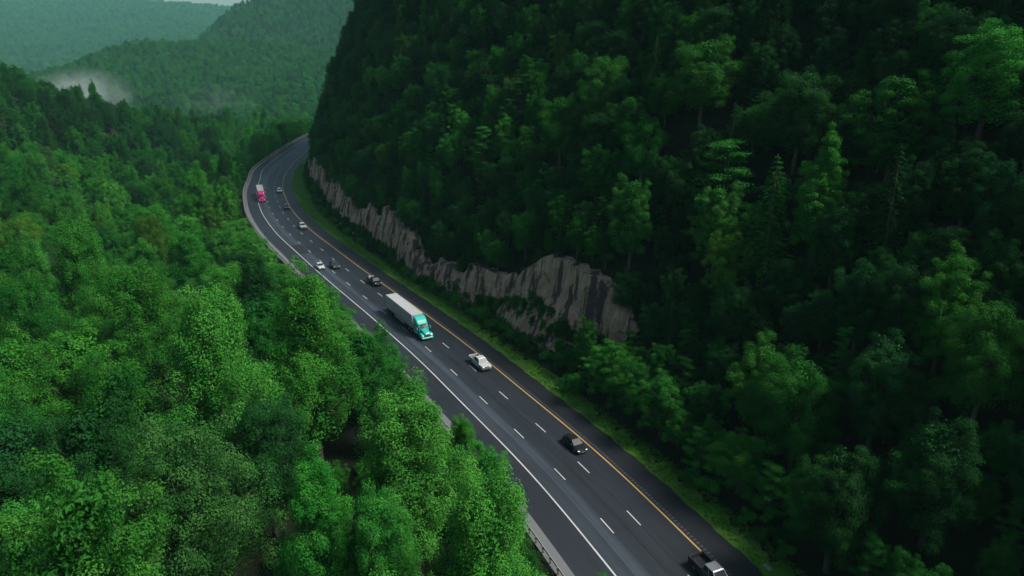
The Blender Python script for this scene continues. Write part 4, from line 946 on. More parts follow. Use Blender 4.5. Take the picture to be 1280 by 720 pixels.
# row of the tree, group, label
TREES = [
 (3,0,'pale grey-green broad tree near the bottom of the left wood, the palest there'),
 (79,0,'mid green rounded tree directly left of the pale grey-green oak'),
 (5,0,'bright yellow-green tall poplar below and right of the biggest poplar by the guardrail'),
 (0,0,'biggest bright yellow-green poplar, crowning the bottom left wood next to the road'),
 (1,0,'large bright poplar standing alone above a dark gap in the left wood'),
 (2,0,'bright green tall poplar directly below the white sedan and dark suv'),
 (6,0,'bright green tall poplar above and right of the bottom edge left of centre'),
 (38,1,'dark green rounded tree below and left of the right edge below its middle'),
 (36,1,'mid green broad dome-crowned tree above and right of the round tree beside the verge'),
 (51,1,'dark green rounded tree directly above the bottom edge right of centre'),
 (37,1,'mid green broad dome-crowned tree above and left of the right edge below its middle'),
 (21,0,'dark green broad dome-crowned tree above and right of the pale grey-green oak'),
 (53,1,'dark green rounded tree directly left of the right edge below its middle'),
 (27,1,'big yellow-green corner tree on the hill touching the right edge near the top'),
 (14,0,'bright green broad dome-crowned tree above and left of the large poplar in mid wood'),
 (23,0,'bright yellow-green tall poplar directly below the biggest poplar by the guardrail'),
 (20,0,'mid green rounded tree directly left of the large poplar in mid wood'),
 (56,1,'mid green rounded tree above and right of the bright spire tree'),
 (55,1,'dark green broad dome-crowned tree directly above the bright spire tree'),
 (24,0,'dark green rounded tree below and right of the left edge below its middle'),
 (266,0,'bright green tall poplar below and right of the left edge above its middle'),
 (4,0,'bright yellow-green broad dome-crowned tree directly above the bottom left corner'),
 (8,0,'bright green broad dome-crowned tree directly right of the left edge below its middle'),
 (31,1,'mid green pointed hemlock below and left of the bright spire tree'),
 (54,1,'mid green broad dome-crowned tree below and left of the top edge right of centre'),
 (35,1,'bright green rounded tree below and left of the right edge above its middle'),
 (29,1,'bright loose layered tree on the hill above and right of the big rock cliff'),
 (416,0,'nearest mid green broad dome-crowned tree above and right of the left edge below its middle'),
 (28,1,'tall narrow bright green spire standing out on the dark hill right of centre'),
 (7,0,'bright green rounded tree directly right of the left edge below its middle'),
 (22,0,'dark green broad dome-crowned tree directly below the left edge below its middle'),
 (3151,1,'second dark green broad dome-crowned tree below and right of the bright spire tree'),
 (2640,1,'dark green rounded tree directly below the right edge above its middle'),
 (1985,1,'dark green pointed hemlock directly right of the bright spire tree'),
 (49,1,'mid green rounded tree above and right of the big rock cliff'),
 (2162,1,'blue-green rounded tree directly below the bright spire tree'),
 (3029,1,'blue-green rounded tree directly left of the right edge above its middle'),
 (16,0,'bright green tall poplar below and left of the crimson truck'),
 (39,1,'bright green rounded tree directly above the round tree beside the verge'),
 (32,1,'round bright green tree beside the verge below right of the big cliff'),
 (1874,1,'blue-green rounded tree directly right of the bright spire tree'),
 (2526,1,'dark green broad dome-crowned tree below and left of the right edge above its middle'),
 (2709,1,'nearest dark green rounded tree directly below the bright spire tree'),
 (1852,1,'dark green rounded tree directly left of the right edge above its middle'),
 (1594,1,'dark green broad dome-crowned tree above and left of the yellow-green corner tree'),
 (3291,1,'olive green rounded tree directly below the bright layered tree'),
 (19,0,'mid green rounded tree below and left of the teal truck'),
 (3198,1,'blue-green broad dome-crowned tree directly below the bright spire tree'),
 (2686,1,'dark green broad dome-crowned tree directly below the bright layered tree'),
 (34,1,'mid green rounded tree above and right of the lone black sedan'),
 (1672,1,'mid green broad dome-crowned tree above and left of the bright layered tree'),
 (48,1,'bright green broad dome-crowned tree directly below the middle of the top edge'),
 (50,1,'mid green broad dome-crowned tree below and left of the top edge above the big cliff'),
 (76,0,'dark green tall poplar below and left of the white pickup in the bend'),
 (3120,1,'nearest dark green broad dome-crowned tree below and right of the bright spire tree'),
 (3123,1,'dark green narrow spire tree above and left of the right edge above its middle'),
 (45,1,'mid green broad dome-crowned tree above and right of the lone black sedan'),
 (2126,1,'blue-green rounded tree below and left of the top edge near the right'),
 (1758,1,'second dark green rounded tree directly below the bright spire tree'),
 (4527,1,'bright green loose layered tree below and right of the round tree beside the verge'),
 (2256,1,'dark green broad dome-crowned tree below and left of the top edge right of centre'),
 (33,1,'bright green rounded tree directly below the big rock cliff'),
 (3631,1,'mid green rounded tree above and left of the bottom right corner'),
 (2917,1,'dark green rounded tree above and right of the bright spire tree'),
 (2063,1,'dark green broad dome-crowned tree directly left of the bright layered tree'),
 (1815,1,'second dark green rounded tree directly below the top edge right of centre'),
 (25,0,'nearest bright green tall poplar directly left of the crimson truck'),
 (3202,1,'dark green broad dome-crowned tree above and left of the bright layered tree'),
 (3394,1,'mid green rounded tree below and left of the right edge below its middle'),
 (2808,1,'dark green tall poplar directly below the top edge right of centre'),
 (2941,1,'dark green rounded tree directly below the top edge near the right'),
 (1957,1,'dark green broad dome-crowned tree directly below the top edge near the right'),
 (236,0,'olive green broad dome-crowned tree below and right of the left edge above its middle'),
 (2200,1,'second mid green rounded tree directly left of the bright layered tree'),
 (30,1,'bright yellow-green rounded tree directly below the bright layered tree'),
 (4399,1,'mid green rounded tree above and right of the bottom edge right of centre'),
 (46,1,'second bright green rounded tree above and left of the round tree beside the verge'),
 (4573,1,'dark green rounded tree above and left of the round tree beside the verge'),
 (2391,1,'dark green pointed hemlock directly above the bright layered tree'),
 (494,0,'mid green broad dome-crowned tree above and right of the left edge above its middle'),
 (3470,1,'blue-green pointed hemlock directly right of the big rock cliff'),
 (2539,1,'dark green rounded tree directly above the bright spire tree'),
 (4515,1,'mid green loose layered tree directly above the bottom edge right of centre'),
 (2747,1,'second mid green broad dome-crowned tree directly below the top edge above the big cliff'),
 (2011,1,'dark green broad dome-crowned tree below and right of the top edge near the right'),
 (3322,1,'dark green broad dome-crowned tree directly right of the big rock cliff'),
 (2328,1,'dark green broad dome-crowned tree above and right of the pinkish roadside cliff'),
 (3169,1,'dark green rounded tree above and left of the bright layered tree'),
 (626,0,'olive green broad dome-crowned tree directly left of the crimson truck'),
 (3019,1,'third dark green rounded tree directly below the bright spire tree'),
 (2472,1,'dark green rounded tree below and right of the top edge right of centre'),
 (4404,1,'bright green loose layered tree directly left of the round tree beside the verge'),
 (3024,1,'nearest mid green broad dome-crowned tree directly below the top edge above the big cliff'),
 (2435,1,'blue-green rounded tree below and left of the top edge right of centre'),
 (2858,1,'dark green rounded tree directly right of the top edge right of centre'),
 (3491,1,'second dark green rounded tree directly right of the big rock cliff'),
 (4035,1,'mid green loose layered tree directly above the bottom right corner'),
 (4052,1,'mid green broad dome-crowned tree above and left of the bottom right corner'),
 (1647,1,'mid green rounded tree above and right of the bright layered tree'),
 (2361,1,'blue-green rounded tree directly below the right edge below its middle'),
 (3377,1,'nearest dark green rounded tree directly above the round tree beside the verge'),
 (3297,1,'dark green rounded tree below and left of the top edge near the right'),
 (2821,1,'nearest blue-green broad dome-crowned tree below and left of the top edge above the big cliff'),
 (11,0,'mid green pointed hemlock directly below the teal truck'),
 (1719,1,'mid green loose layered tree above and right of the pinkish roadside cliff'),
 (2874,1,'blue-green broad dome-crowned tree directly below the top edge above the big cliff'),
 (3063,1,'mid green pointed hemlock directly below the top edge above the big cliff'),
 (26,0,'second bright green broad dome-crowned tree directly left of the crimson truck'),
 (2209,1,'blue-green broad dome-crowned tree below and left of the middle of the top edge'),
 (1759,1,'nearest dark green tall poplar below and right of the middle of the top edge'),
 (47,1,'bright yellow-green rounded tree directly below the big rock cliff'),
 (2822,1,'mid green tall poplar directly below the middle of the top edge'),
 (1046,0,'bright green rounded tree above and left of the large poplar in mid wood'),
 (4518,1,'mid green rounded tree below and right of the big rock cliff'),
 (452,0,'bright yellow-green broad dome-crowned tree directly right of the left edge above its middle'),
 (366,0,'bright yellow-green tall poplar below and right of the left edge above its middle'),
 (1558,1,'dark green broad dome-crowned tree directly left of the top edge above the big cliff'),
 (3438,1,'dark green rounded tree directly left of the bright layered tree'),
 (3149,1,'mid green rounded tree below and right of the top edge near the right'),
 (3225,1,'blue-green rounded tree directly above the big rock cliff'),
 (1986,1,'second mid green rounded tree directly above the big rock cliff'),
 (2295,1,'second dark green rounded tree below and left of the bright layered tree'),
 (2155,1,'second dark green broad dome-crowned tree above and left of the big rock cliff'),
 (384,0,'mid green rounded tree directly below the left edge above its middle'),
 (2734,1,'mid green broad dome-crowned tree above and left of the big rock cliff'),
 (3552,1,'blue-green rounded tree directly right of the big rock cliff'),
 (2069,1,'second blue-green broad dome-crowned tree below and left of the top edge above the big cliff'),
 (1977,1,'bright green rounded tree above and right of the pinkish roadside cliff'),
 (4030,1,'blue-green rounded tree directly left of the right edge below its middle'),
 (2735,1,'mid green broad dome-crowned tree above and right of the pinkish roadside cliff'),
 (1081,0,'second bright yellow-green broad dome-crowned tree below and left of the crimson truck'),
 (575,0,'bright green rounded tree directly left of the crimson truck'),
 (2178,1,'nearest mid green rounded tree directly above the big rock cliff'),
 (1840,1,'bright green rounded tree directly below the middle of the top edge'),
 (1092,0,'nearest dark green tall poplar above and left of the crimson truck'),
 (2305,1,'dark green rounded tree directly left of the top right corner'),
 (232,0,'bright green broad dome-crowned tree directly above the large poplar in mid wood'),
 (2990,1,'second dark green tall poplar below and right of the middle of the top edge'),
 (18,0,'mid green rounded tree above and right of the large poplar in mid wood'),
 (2839,1,'dark green broad dome-crowned tree above and left of the right edge above its middle'),
 (2732,1,'second blue-green broad dome-crowned tree above and right of the pinkish roadside cliff'),
 (2719,1,'mid green rounded tree directly above the pinkish roadside cliff'),
 (3320,1,'blue-green rounded tree above and right of the round tree beside the verge'),
 (4428,1,'bright green broad dome-crowned tree above and right of the concrete drain slab'),
 (2845,1,'dark green loose layered tree directly below the middle of the top edge'),
 (2021,1,'nearest dark green broad dome-crowned tree below and left of the middle of the top edge'),
 (2974,1,'dark green rounded tree above and left of the big rock cliff'),
 (2569,1,'dark green rounded tree below and left of the top right corner'),
 (2032,1,'second blue-green broad dome-crowned tree directly above the big rock cliff'),
 (2434,1,'fourth dark green rounded tree directly right of the big rock cliff'),
 (2183,1,'blue-green broad dome-crowned tree below and right of the middle of the top edge'),
 (2505,1,'second mid green rounded tree above and left of the big rock cliff'),
 (1791,1,'blue-green rounded tree directly below the bright layered tree'),
 (4454,1,'mid green rounded tree directly right of the bottom edge right of centre'),
 (4392,1,'mid green rounded tree directly right of the round tree beside the verge'),
 (2918,1,'dark green rounded tree below and left of the middle of the top edge'),
 (64,0,'bright green tall poplar directly right of the biggest poplar by the guardrail'),
 (3441,1,'third dark green rounded tree directly right of the pinkish roadside cliff'),
 (3525,1,'dark green rounded tree directly above the big rock cliff'),
 (203,0,'mid green tall poplar directly left of the crimson truck'),
 (828,0,'bright yellow-green rounded tree directly below the bright mist'),
 (4553,1,'dark green loose layered tree above and left of the round tree beside the verge'),
 (2695,1,'second mid green rounded tree directly below the middle of the top edge'),
 (907,0,'bright green rounded tree directly right of the left edge above its middle'),
 (2846,1,'mid green broad dome-crowned tree below and right of the notch where hill meets sky'),
 (2541,1,'dark green broad dome-crowned tree directly below the top edge above the big cliff'),
 (2588,1,'third dark green tall poplar below and right of the middle of the top edge'),
 (2062,1,'mid green narrow spire tree above and right of the round tree beside the verge'),
 (2513,1,'second dark green rounded tree directly above the round tree beside the verge'),
 (3860,1,'dark green loose layered tree directly above the big rock cliff'),
 (2354,1,'olive green rounded tree below and right of the middle of the top edge'),
 (1740,1,'nearest mid green broad dome-crowned tree directly below the middle of the top edge'),
 (190,0,'mid green broad dome-crowned tree directly below the left edge below its middle'),
 (644,0,'second mid green broad dome-crowned tree above and right of the left edge below its middle'),
 (1657,1,'dark green rounded tree directly below the top edge above the big cliff'),
 (17,0,'bright green broad dome-crowned tree directly below the crimson truck'),
 (3509,1,'nearest mid green rounded tree directly left of the bright layered tree'),
 (943,0,'olive green rounded tree below and left of the crimson truck'),
 (71,0,'bright green rounded tree directly right of the biggest poplar by the guardrail'),
 (2618,1,'olive green rounded tree directly below the middle of the top edge'),
 (296,0,'dark green broad dome-crowned tree directly below the crimson truck'),
 (2085,1,'nearest dark green rounded tree directly below the middle of the top edge'),
 (1896,1,'blue-green rounded tree directly above the right edge below its middle'),
 (224,0,'dark green broad dome-crowned tree below and right of the left end of the near ridge'),
 (1750,1,'second mid green broad dome-crowned tree directly below the middle of the top edge'),
 (1858,1,'mid green broad dome-crowned tree below and right of the middle of the top edge'),
 (1626,1,'second dark green rounded tree directly below the middle of the top edge'),
 (2723,1,'dark green broad dome-crowned tree directly right of the far end of the road'),
 (2376,1,'nearest mid green rounded tree below and left of the top edge above the big cliff'),
 (2816,1,'nearest dark green rounded tree directly right of the pinkish roadside cliff'),
 (331,0,'second mid green rounded tree directly right of the left edge above its middle'),
 (3080,1,'dark green rounded tree below and right of the bright spire tree'),
 (534,0,'second mid green rounded tree directly below the bright mist'),
 (3379,1,'third dark green rounded tree directly right of the big rock cliff'),
 (1748,1,'mid green rounded tree below and right of the top edge above the big cliff'),
 (2387,1,'mid green broad dome-crowned tree below and left of the middle of the top edge'),
 (2568,1,'mid green broad dome-crowned tree above and left of the low pale ledge'),
 (2598,1,'second dark green broad dome-crowned tree below and left of the middle of the top edge'),
 (3448,1,'mid green tall poplar directly above the big rock cliff'),
 (2426,1,'mid green broad dome-crowned tree below and right of the top edge above the big cliff'),
 (242,0,'dark green tall poplar below and right of the left end of the near ridge'),
 (2817,1,'mid green broad dome-crowned tree directly right of the far end of the road'),
 (3727,1,'blue-green loose layered tree directly left of the right edge below its middle'),
 (2633,1,'dark green broad dome-crowned tree below and right of the top edge above the big cliff'),
 (1321,0,'mid green rounded tree above and right of the left edge above its middle'),
 (3400,1,'third dark green broad dome-crowned tree below and left of the middle of the top edge'),
 (514,0,'dark green broad dome-crowned tree below and right of the bright mist'),
 (60,0,'bright yellow-green rounded tree below and left of the white pickup in the bend'),
 (2954,1,'mid green rounded tree directly right of the pinkish roadside cliff'),
 (2782,1,'dark green rounded tree directly left of the top edge near the right'),
 (3054,1,'nearest dark green broad dome-crowned tree above and left of the big rock cliff'),
 (80,0,'nearest bright green broad dome-crowned tree directly right of the left edge above its middle'),
 (2163,1,'second mid green rounded tree below and left of the top edge above the big cliff'),
 (3573,1,'blue-green rounded tree directly above the bottom edge right of centre'),
 (3049,1,'nearest dark green rounded tree above and right of the pinkish roadside cliff'),
 (4276,1,'second mid green loose layered tree below and right of the big rock cliff'),
 (2785,1,'nearest dark green rounded tree directly right of the big rock cliff'),
 (3469,1,'bright green rounded tree directly above the big rock cliff'),
 (473,0,'dark green broad dome-crowned tree below and left of the bright mist'),
 (3391,1,'blue-green rounded tree below and right of the top edge above the big cliff'),
 (480,0,'dark green rounded tree below and left of the bright mist'),
 (3232,1,'blue-green broad dome-crowned tree directly left of the middle of the top edge'),
 (1749,1,'nearest mid green rounded tree above and left of the big rock cliff'),
 (1008,0,'nearest bright yellow-green broad dome-crowned tree below and left of the crimson truck'),
 (3492,1,'nearest mid green rounded tree above and right of the pinkish roadside cliff'),
 (4522,1,'mid green rounded tree above and left of the round tree beside the verge'),
 (142,0,'bright green tall poplar directly below the left edge above its middle'),
 (4402,1,'nearest bright green rounded tree above and left of the round tree beside the verge'),
 (799,0,'bright yellow-green broad dome-crowned tree directly left of the crimson truck'),
 (835,0,'mid green rounded tree directly above the left edge above its middle'),
 (1910,1,'nearest blue-green broad dome-crowned tree above and right of the pinkish roadside cliff'),
 (2470,1,'blue-green broad dome-crowned tree directly below the middle of the top edge'),
 (1159,0,'third mid green rounded tree directly below the bright mist'),
 (186,0,'dark green rounded tree above and right of the left edge above its middle'),
 (926,0,'nearest mid green rounded tree directly right of the left edge above its middle'),
 (3910,1,'blue-green rounded tree above and left of the big rock cliff'),
 (4532,1,'nearest mid green loose layered tree below and right of the big rock cliff'),
 (3456,1,'pale grey-green broad dome-crowned tree directly above the big rock cliff'),
 (3217,1,'nearest mid green rounded tree directly below the middle of the top edge'),
 (2045,1,'dark green rounded tree above and right of the far end of the road'),
 (2625,1,'blue-green rounded tree directly right of the pinkish roadside cliff'),
 (3925,1,'mid green rounded tree directly above the round tree beside the verge'),
 (4302,1,'nearest dark green rounded tree below and left of the bright layered tree'),
 (2654,1,'nearest blue-green broad dome-crowned tree directly above the big rock cliff'),
 (1994,1,'blue-green rounded tree directly right of the notch where hill meets sky'),
 (306,0,'mid green rounded tree below and right of the bright mist'),
 (2024,1,'mid green rounded tree below and left of the middle of the top edge'),
 (3605,1,'mid green rounded tree above and left of the right edge above its middle'),
 (261,0,'nearest bright green broad dome-crowned tree directly left of the crimson truck'),
 (2610,1,'third mid green broad dome-crowned tree directly below the middle of the top edge'),
 (3053,1,'dark green rounded tree directly above the pinkish roadside cliff'),
 (2855,1,'blue-green rounded tree directly right of the top edge above the big cliff'),
 (639,0,'second dark green broad dome-crowned tree directly below the bright mist'),
 (235,0,'bright yellow-green rounded tree above and left of the large poplar in mid wood'),
 (1945,1,'third mid green rounded tree above and right of the pinkish roadside cliff'),
 (58,0,'mid green broad dome-crowned tree below and left of the white sedan and dark suv'),
 (2800,1,'mid green narrow spire tree directly left of the middle of the top edge'),
 (134,0,'bright green rounded tree above and right of the left edge above its middle'),
 (1380,0,'nearest dark green rounded tree directly below the bright mist'),
 (3235,1,'dark green rounded tree below and right of the middle of the top edge'),
 (909,0,'mid green tall poplar above and right of the left edge above its middle'),
 (3799,1,'mid green rounded tree directly above the bottom edge right of centre'),
 (2672,1,'third dark green rounded tree directly above the round tree beside the verge'),
 (100,0,'second dark green tall poplar above and left of the crimson truck'),
 (192,0,'second bright green tall poplar directly left of the crimson truck'),
 (1830,1,'mid green rounded tree directly below the notch where hill meets sky'),
 (463,0,'mid green rounded tree directly below the left end of the near ridge'),
 (762,0,'second bright green broad dome-crowned tree directly right of the left edge above its middle'),
 (2980,1,'blue-green rounded tree directly right of the middle of the top edge'),
 (393,0,'pale grey-green broad dome-crowned tree above and right of the left edge above its middle'),
 (1587,1,'second mid green rounded tree above and right of the pinkish roadside cliff'),
 (3831,1,'third dark green rounded tree directly below the top edge right of centre'),
 (2446,1,'second dark green rounded tree directly right of the pinkish roadside cliff'),
 (311,0,'bright green tall poplar directly below the bright mist'),
 (3415,1,'nearest dark green rounded tree directly below the top edge right of centre'),
 (3528,1,'dark green narrow spire tree below and right of the notch where hill meets sky'),
 (2646,1,'second dark green rounded tree above and right of the pinkish roadside cliff'),
 (792,0,'bright green domed tree below and left of the bend behind the nose of the hill'),
 (303,0,'dark green rounded tree above and left of the crimson truck'),
 (989,0,'nearest dark green broad dome-crowned tree directly below the bright mist'),
 (3653,1,'mid green broad dome-crowned tree below and left of the top edge near the right'),
 (1849,1,'dark green broad dome-crowned tree below and right of the yellow-green corner tree'),
 (2116,1,'blue-green rounded tree directly below the top edge above the big cliff'),
 (360,0,'nearest mid green rounded tree directly below the bright mist'),
 (3431,1,'bright green broad dome-crowned tree directly above the pinkish roadside cliff'),
 (181,0,'mid green tall poplar below and left of the bright mist'),
 (2965,1,'blue-green broad dome-crowned tree directly right of the far end of the road'),
 (763,0,'bright green rounded tree directly below the bright mist'),
 (3778,1,'mid green loose layered tree below and left of the right edge above its middle'),
 (869,0,'second dark green rounded tree directly below the bright mist'),
 (3896,1,'dark green rounded tree directly below the bright layered tree'),
 (3829,1,'blue-green loose layered tree directly right of the big rock cliff'),
 (4634,2,'dark green shrub above and right of the concrete drain slab'),
 (4594,2,'bright green shrub directly above the concrete drain slab'),
 (4620,2,'mid green shrub directly left of the round tree beside the verge'),
 (4665,2,'mid green shrub above and right of the concrete drain slab'),
 (4586,2,'mid green shrub below and right of the low pale ledge'),
 (4655,2,'bright green shrub below and left of the round tree beside the verge'),
 (4670,2,'mid green shrub directly above the concrete drain slab'),
 (4609,2,'second mid green shrub directly above the white pickup below the teal truck'),
 (4689,2,'dark green shrub directly above the round tree beside the verge'),
 (4617,2,'bright green shrub directly below the low pale ledge'),
 (4683,2,'mid green shrub directly above the big rock cliff'),
 (4647,2,'nearest dark green shrub directly below the low pale ledge'),
 (4583,2,'second dark green shrub directly left of the low pale ledge'),
 (4667,2,'second mid green shrub directly left of the low pale ledge'),
 (4604,2,'dark green shrub below and left of the low pale ledge'),
 (4600,2,'dark green shrub above and right of the black pickup behind the teal truck'),
 (4714,2,'fourth dark green shrub directly above the white pickup below the teal truck'),
 (4685,2,'third dark green shrub above and right of the teal truck'),
 (4601,2,'nearest mid green shrub directly above the white pickup below the teal truck'),
 (4662,2,'dark green shrub below and right of the big rock cliff'),
 (4726,2,'third dark green shrub directly above the white pickup below the teal truck'),
 (4625,2,'nearest mid green shrub directly right of the black pickup behind the teal truck'),
 (4591,2,'dark green shrub directly right of the black pickup behind the teal truck'),
 (4592,2,'second mid green shrub above and right of the teal truck'),
 (4590,2,'second mid green shrub above and right of the black pickup behind the teal truck'),
 (4605,2,'nearest dark green shrub above and right of the teal truck'),
 (4621,2,'bright green shrub directly right of the teal truck'),
 (4693,2,'dark green shrub directly below the pinkish roadside cliff'),
 (4640,2,'bright green shrub below and right of the low pale ledge'),
 (4636,2,'nearest bright green shrub directly left of the low pale ledge'),
 (4672,2,'mid green shrub below and left of the low pale ledge'),
 (4602,2,'second bright green shrub above and right of the teal truck'),
 (4687,2,'second mid green shrub directly above the low pale ledge'),
 (4627,2,'third mid green shrub directly above the white pickup below the teal truck'),
 (4721,2,'nearest bright green shrub above and right of the teal truck'),
 (4587,2,'nearest mid green shrub directly left of the low pale ledge'),
 (4722,2,'bright green shrub directly below the pinkish roadside cliff'),
 (4723,2,'second dark green shrub above and right of the teal truck'),
 (4610,2,'bright green shrub directly above the white pickup below the teal truck'),
 (4713,2,'fifth mid green shrub above and right of the teal truck'),
 (4692,2,'dark green shrub directly above the pinkish roadside cliff'),
 (4615,2,'bright green shrub directly left of the pinkish roadside cliff'),
 (4658,2,'nearest bright green shrub directly right of the white pickup in the bend'),
 (4585,2,'third mid green shrub above and right of the teal truck'),
 (4582,2,'nearest mid green shrub above and right of the black pickup behind the teal truck'),
 (4607,2,'second dark green shrub directly above the white pickup below the teal truck'),
 (4648,2,'mid green shrub directly below the low pale ledge'),
 (4652,2,'second mid green shrub above and right of the white pickup in the bend'),
 (4613,2,'second dark green shrub above and right of the white pickup in the bend'),
 (4606,2,'nearest mid green shrub above and right of the teal truck'),
 (4661,2,'mid green shrub below and left of the pinkish roadside cliff'),
 (4584,2,'third bright green shrub directly left of the low pale ledge'),
 (4597,2,'second dark green shrub below and left of the pinkish roadside cliff'),
 (4599,2,'second mid green shrub directly right of the black pickup behind the teal truck'),
 (4603,2,'fourth mid green shrub above and right of the teal truck'),
 (4717,2,'fifth mid green shrub above and right of the white pickup in the bend'),
 (4785,2,'nearest mid green shrub above and left of the crimson truck'),
 (4660,2,'dark green shrub directly right of the teal truck'),
 (4608,2,'mid green shrub directly right of the teal truck'),
 (4729,2,'fourth mid green shrub above and right of the white pickup in the bend'),
 (4708,2,'third mid green shrub above and right of the white pickup in the bend'),
 (4696,2,'third bright green shrub above and right of the white pickup in the bend'),
 (4705,2,'mid green shrub below and right of the pinkish roadside cliff'),
 (4698,2,'second dark green shrub directly right of the white pickup in the bend'),
 (4702,2,'fourth dark green shrub above and right of the white pickup in the bend'),
 (4663,2,'mid green shrub above and right of the white pickup below the teal truck'),
 (4715,2,'third dark green shrub below and right of the far end of the road'),
 (4649,2,'nearest dark green shrub directly left of the pinkish roadside cliff'),
 (4616,2,'bright green shrub below and left of the pinkish roadside cliff'),
 (4631,2,'bright green shrub directly right of the black pickup behind the teal truck'),
 (4787,2,'second bright green shrub directly left of the crimson truck'),
 (4806,2,'dark green shrub below and left of the crimson truck'),
 (4654,2,'dark green shrub directly right of the low pale ledge'),
 (4700,2,'third mid green shrub below and right of the far end of the road'),
 (4734,2,'nearest mid green shrub below and right of the far end of the road'),
 (4728,2,'second dark green shrub directly left of the pinkish roadside cliff'),
 (4727,2,'nearest mid green shrub directly above the low pale ledge'),
 (4646,2,'mid green shrub directly above the black pickup behind the teal truck'),
 (4718,2,'second dark green shrub below and right of the far end of the road'),
 (4679,2,'nearest dark green shrub directly left of the low pale ledge'),
 (4684,2,'dark green shrub below and right of the pinkish roadside cliff'),
 (4710,2,'nearest dark green shrub below and right of the far end of the road'),
 (4703,2,'second mid green shrub below and right of the far end of the road'),
 (4748,2,'third mid green shrub above and left of the crimson truck'),
 (4724,2,'bright green shrub below and right of the far end of the road'),
 (4641,2,'nearest dark green shrub directly right of the white pickup in the bend'),
 (4639,2,'nearest dark green shrub directly above the white pickup below the teal truck'),
 (4622,2,'nearest dark green shrub above and right of the white pickup in the bend'),
 (4612,2,'second bright green shrub directly left of the low pale ledge'),
 (4598,2,'nearest mid green shrub directly above the white pickup in the bend'),
 (4595,2,'nearest mid green shrub above and right of the white pickup in the bend'),
 (4817,2,'dark green shrub directly above the crimson truck'),
 (4619,2,'second dark green shrub directly below the low pale ledge'),
 (4618,2,'nearest dark green shrub below and left of the pinkish roadside cliff'),
 (4680,2,'second bright green shrub directly right of the white pickup in the bend'),
 (4664,2,'third dark green shrub above and right of the white pickup in the bend'),
 (4656,2,'second bright green shrub above and right of the white pickup in the bend'),
 (4642,2,'mid green shrub directly right of the white pickup in the bend'),
 (4637,2,'dark green shrub directly below the far end of the road'),
 (4669,2,'second mid green shrub directly above the white pickup in the bend'),
 (4675,2,'second dark green shrub directly above the white pickup in the bend'),
 (4630,2,'nearest bright green shrub above and right of the white pickup in the bend'),
 (4676,2,'mid green shrub directly right of the low pale ledge'),
 (4635,2,'nearest dark green shrub directly above the white pickup in the bend'),
 (4588,2,'bright green shrub directly above the white pickup in the bend'),
 (4757,2,'nearest dark green shrub above and left of the crimson truck'),
 (4764,2,'nearest bright green shrub directly left of the crimson truck'),
 (4767,2,'second dark green shrub above and left of the crimson truck'),
 (4812,2,'mid green shrub directly above the crimson truck'),
 (4809,2,'second mid green shrub above and left of the crimson truck'),
]
# ---------------------------------------------------------------- the forest
ROWS = grow(MANUAL)
def stand(i, label, group):
    k, v, x, y, z, sc, sz, rz, tint, j = ROWS[i]
    name = {'tulip': 'poplar_tree', 'oak': 'oak_tree', 'maple': 'maple_tree', 'layered': 'dogwood_tree', 'spire': 'narrow_tree', 'conifer': 'hemlock_tree', 'shrub': 'shrub'}[k]
    return plant(k, v, x, y, z, sc, sz, rz, tint, j, name, label, 'shrub' if k == 'shrub' else 'tree', group)
GROUPS = ['trees on the valley side of the road', 'trees on the hill above the rock', 'shrubs beside the road']
for i, g, label in TREES: stand(i, label, GROUPS[g])
PICKED = {t[0] for t in TREES}
